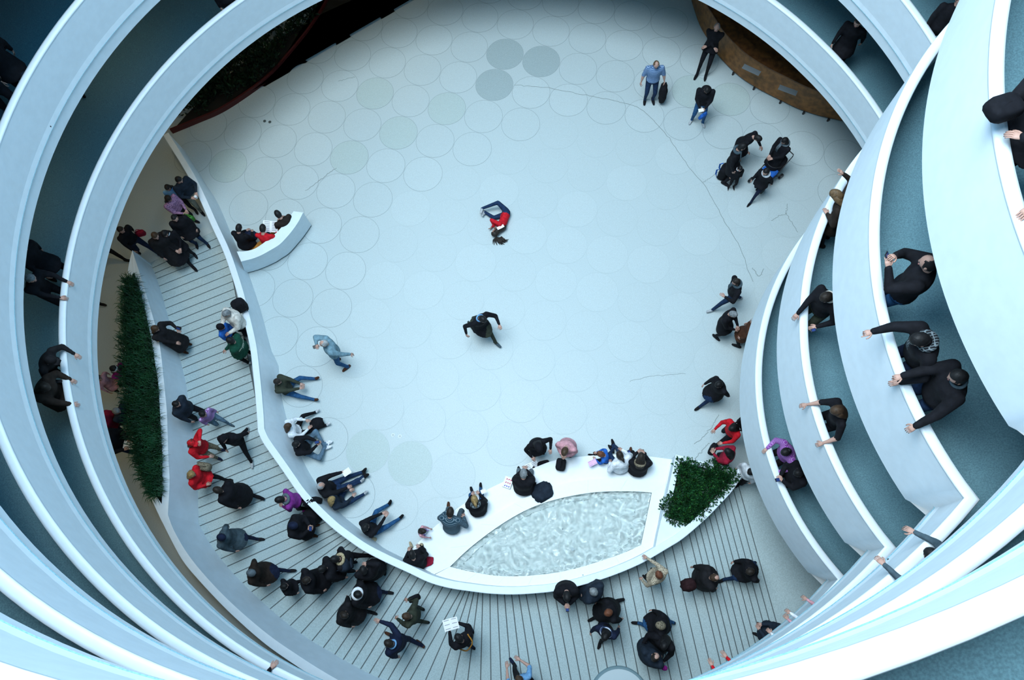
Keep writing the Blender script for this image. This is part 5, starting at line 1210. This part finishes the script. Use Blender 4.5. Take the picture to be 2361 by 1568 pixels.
person('person in red sleeves reaching both hands over the first gallery rail', (1676, 1516), 118, RAIL(fwd=16, hands=((-.16, .62, 1.16), (.14, .64, 1.18)), curl=(.25, .25)), level_z(1), anchor='rhand', h=1.70, top='red', bottom='black', hair=('short', 'dark'), vox=.022)
# second gallery, right
person('woman with light brown hair stretching an arm up over the second gallery rail', (1928, 450), 150, RAIL(fwd=22, hands=((-.14, .26, 1.10), (.42, .36, 1.52)), hp=34, curl=(.5, .15)), level_z(2), h=1.66, top='dbrown', bottom='black', coat=.3, hair=('long', 'lbrown'), bulk=1.15, vox=.022)
i = person('man with curly dark hair and black sweater, one hand on the second gallery rail', (1892, 684), 205, ST(hands=((-.26, .26, 1.04), (.04, .46, 1.02)), fwd=6, hp=34, feet=((-.12, .05, .085), (.12, -.05, .085))), level_z(2), h=1.76, top='black', bottom='olive', shoe='black', hair=('short', 'dark'), collar=('roll', 'cream'), bulk=1.12, vox=.022)
phone('small black camera in the lowered hand of the curly-haired man', i['w']((-.28, .34, 1.02)), 0.3, .3, 'camera', (.07, .05, .04))
person('woman in black with bare forearms holding the second gallery rail with both hands', (1917, 950), 182, RAIL(fwd=10, hands=((-.40, .26, 1.01), (.24, .42, 1.01)), hp=26), level_z(2), h=1.66, top='black', sleeve='skin', bottom='black', hair=('long', 'brown'), bulk=1.06, vox=.022)
# third gallery
i = person('balding man in black sweater and jeans taking a picture with his phone', (2131, 607), 148, ST(hands=((-.15, .36, 1.42), (.02, .36, 1.44)), hp=14, epole=((-.8, -.2, -.8), (.8, -.3, -.7))), level_z(3), h=1.80, top='black', bottom='jeans', shoe='black', hair=('fringe', 'black'), bulk=1.30, vox=.020)
phone('phone held up by the balding man on the third gallery', i['w']((-.06, .45, 1.52)), rad(148 - 90), .9)
bag('shoulder_bag', 'black shoulder bag at the hip of the balding man', 'bag', i['w']((.30, -.10, .85)), (.32, .16, .26), 'black', rad(60))
person('person in black with checked scarf pointing across the void from the third gallery', (2112, 785), 184, RAIL(fwd=16, hands=((-.34, .30, 1.0), (.22, .60, 1.26)), hp=34, point=(False, True), curl=(.5, .4)), level_z(3), h=1.76, top='black', bottom='navy', hair=('short', 'black'), collar=('scarf', 'check'), bulk=1.26, vox=.020)
i = person('man with glasses in black sweater pointing with his right hand, lower on the third gallery', (2184, 876), 176, RAIL(fwd=4, hands=((-.46, .34, 1.0), (.06, .58, 1.26)), hp=16, point=(False, True), curl=(.6, .4)), level_z(3), h=1.78, top='black', bottom='djeans', hair=('short', 'black'), collar=('roll', 'slate'), bulk=1.30, vox=.020)
person('person with dark hair at the third gallery rail below the sharp corner', (2139, 1272), 132, RAIL(fwd=20, hp=20), level_z(3), h=1.68, top='slate', bottom='black', hair=('short', 'black'), vox=.022)
# fourth gallery
i = person('big man in black at the fourth gallery rail by the right edge', (2372, 190), 188, RAIL(fwd=12, hp=26, hands=((-.16, .26, 1.08), (.18, .26, 1.06))), level_z(4), h=1.82, top='black', bottom='black', coat=.2, hair=('short', 'black'), bulk=1.42, vox=.020)
bag('shoulder_bag', 'black bag resting on the fourth gallery rail', 'bag', at(2302, 262, z_rim(4) - .03), (.30, .22, .16), 'black', .3, None)
person('person in black cut off by the right edge on the fourth gallery', (2420, 462), 186, RAIL(fwd=6, hands=((-.16, .22, 1.05), (.18, .22, 1.05))), level_z(4), h=1.74, top='black', bottom='black', hair=('short', 'black'), bulk=1.3, vox=.020)
print('PEOPLE', N_PEOPLE[0])
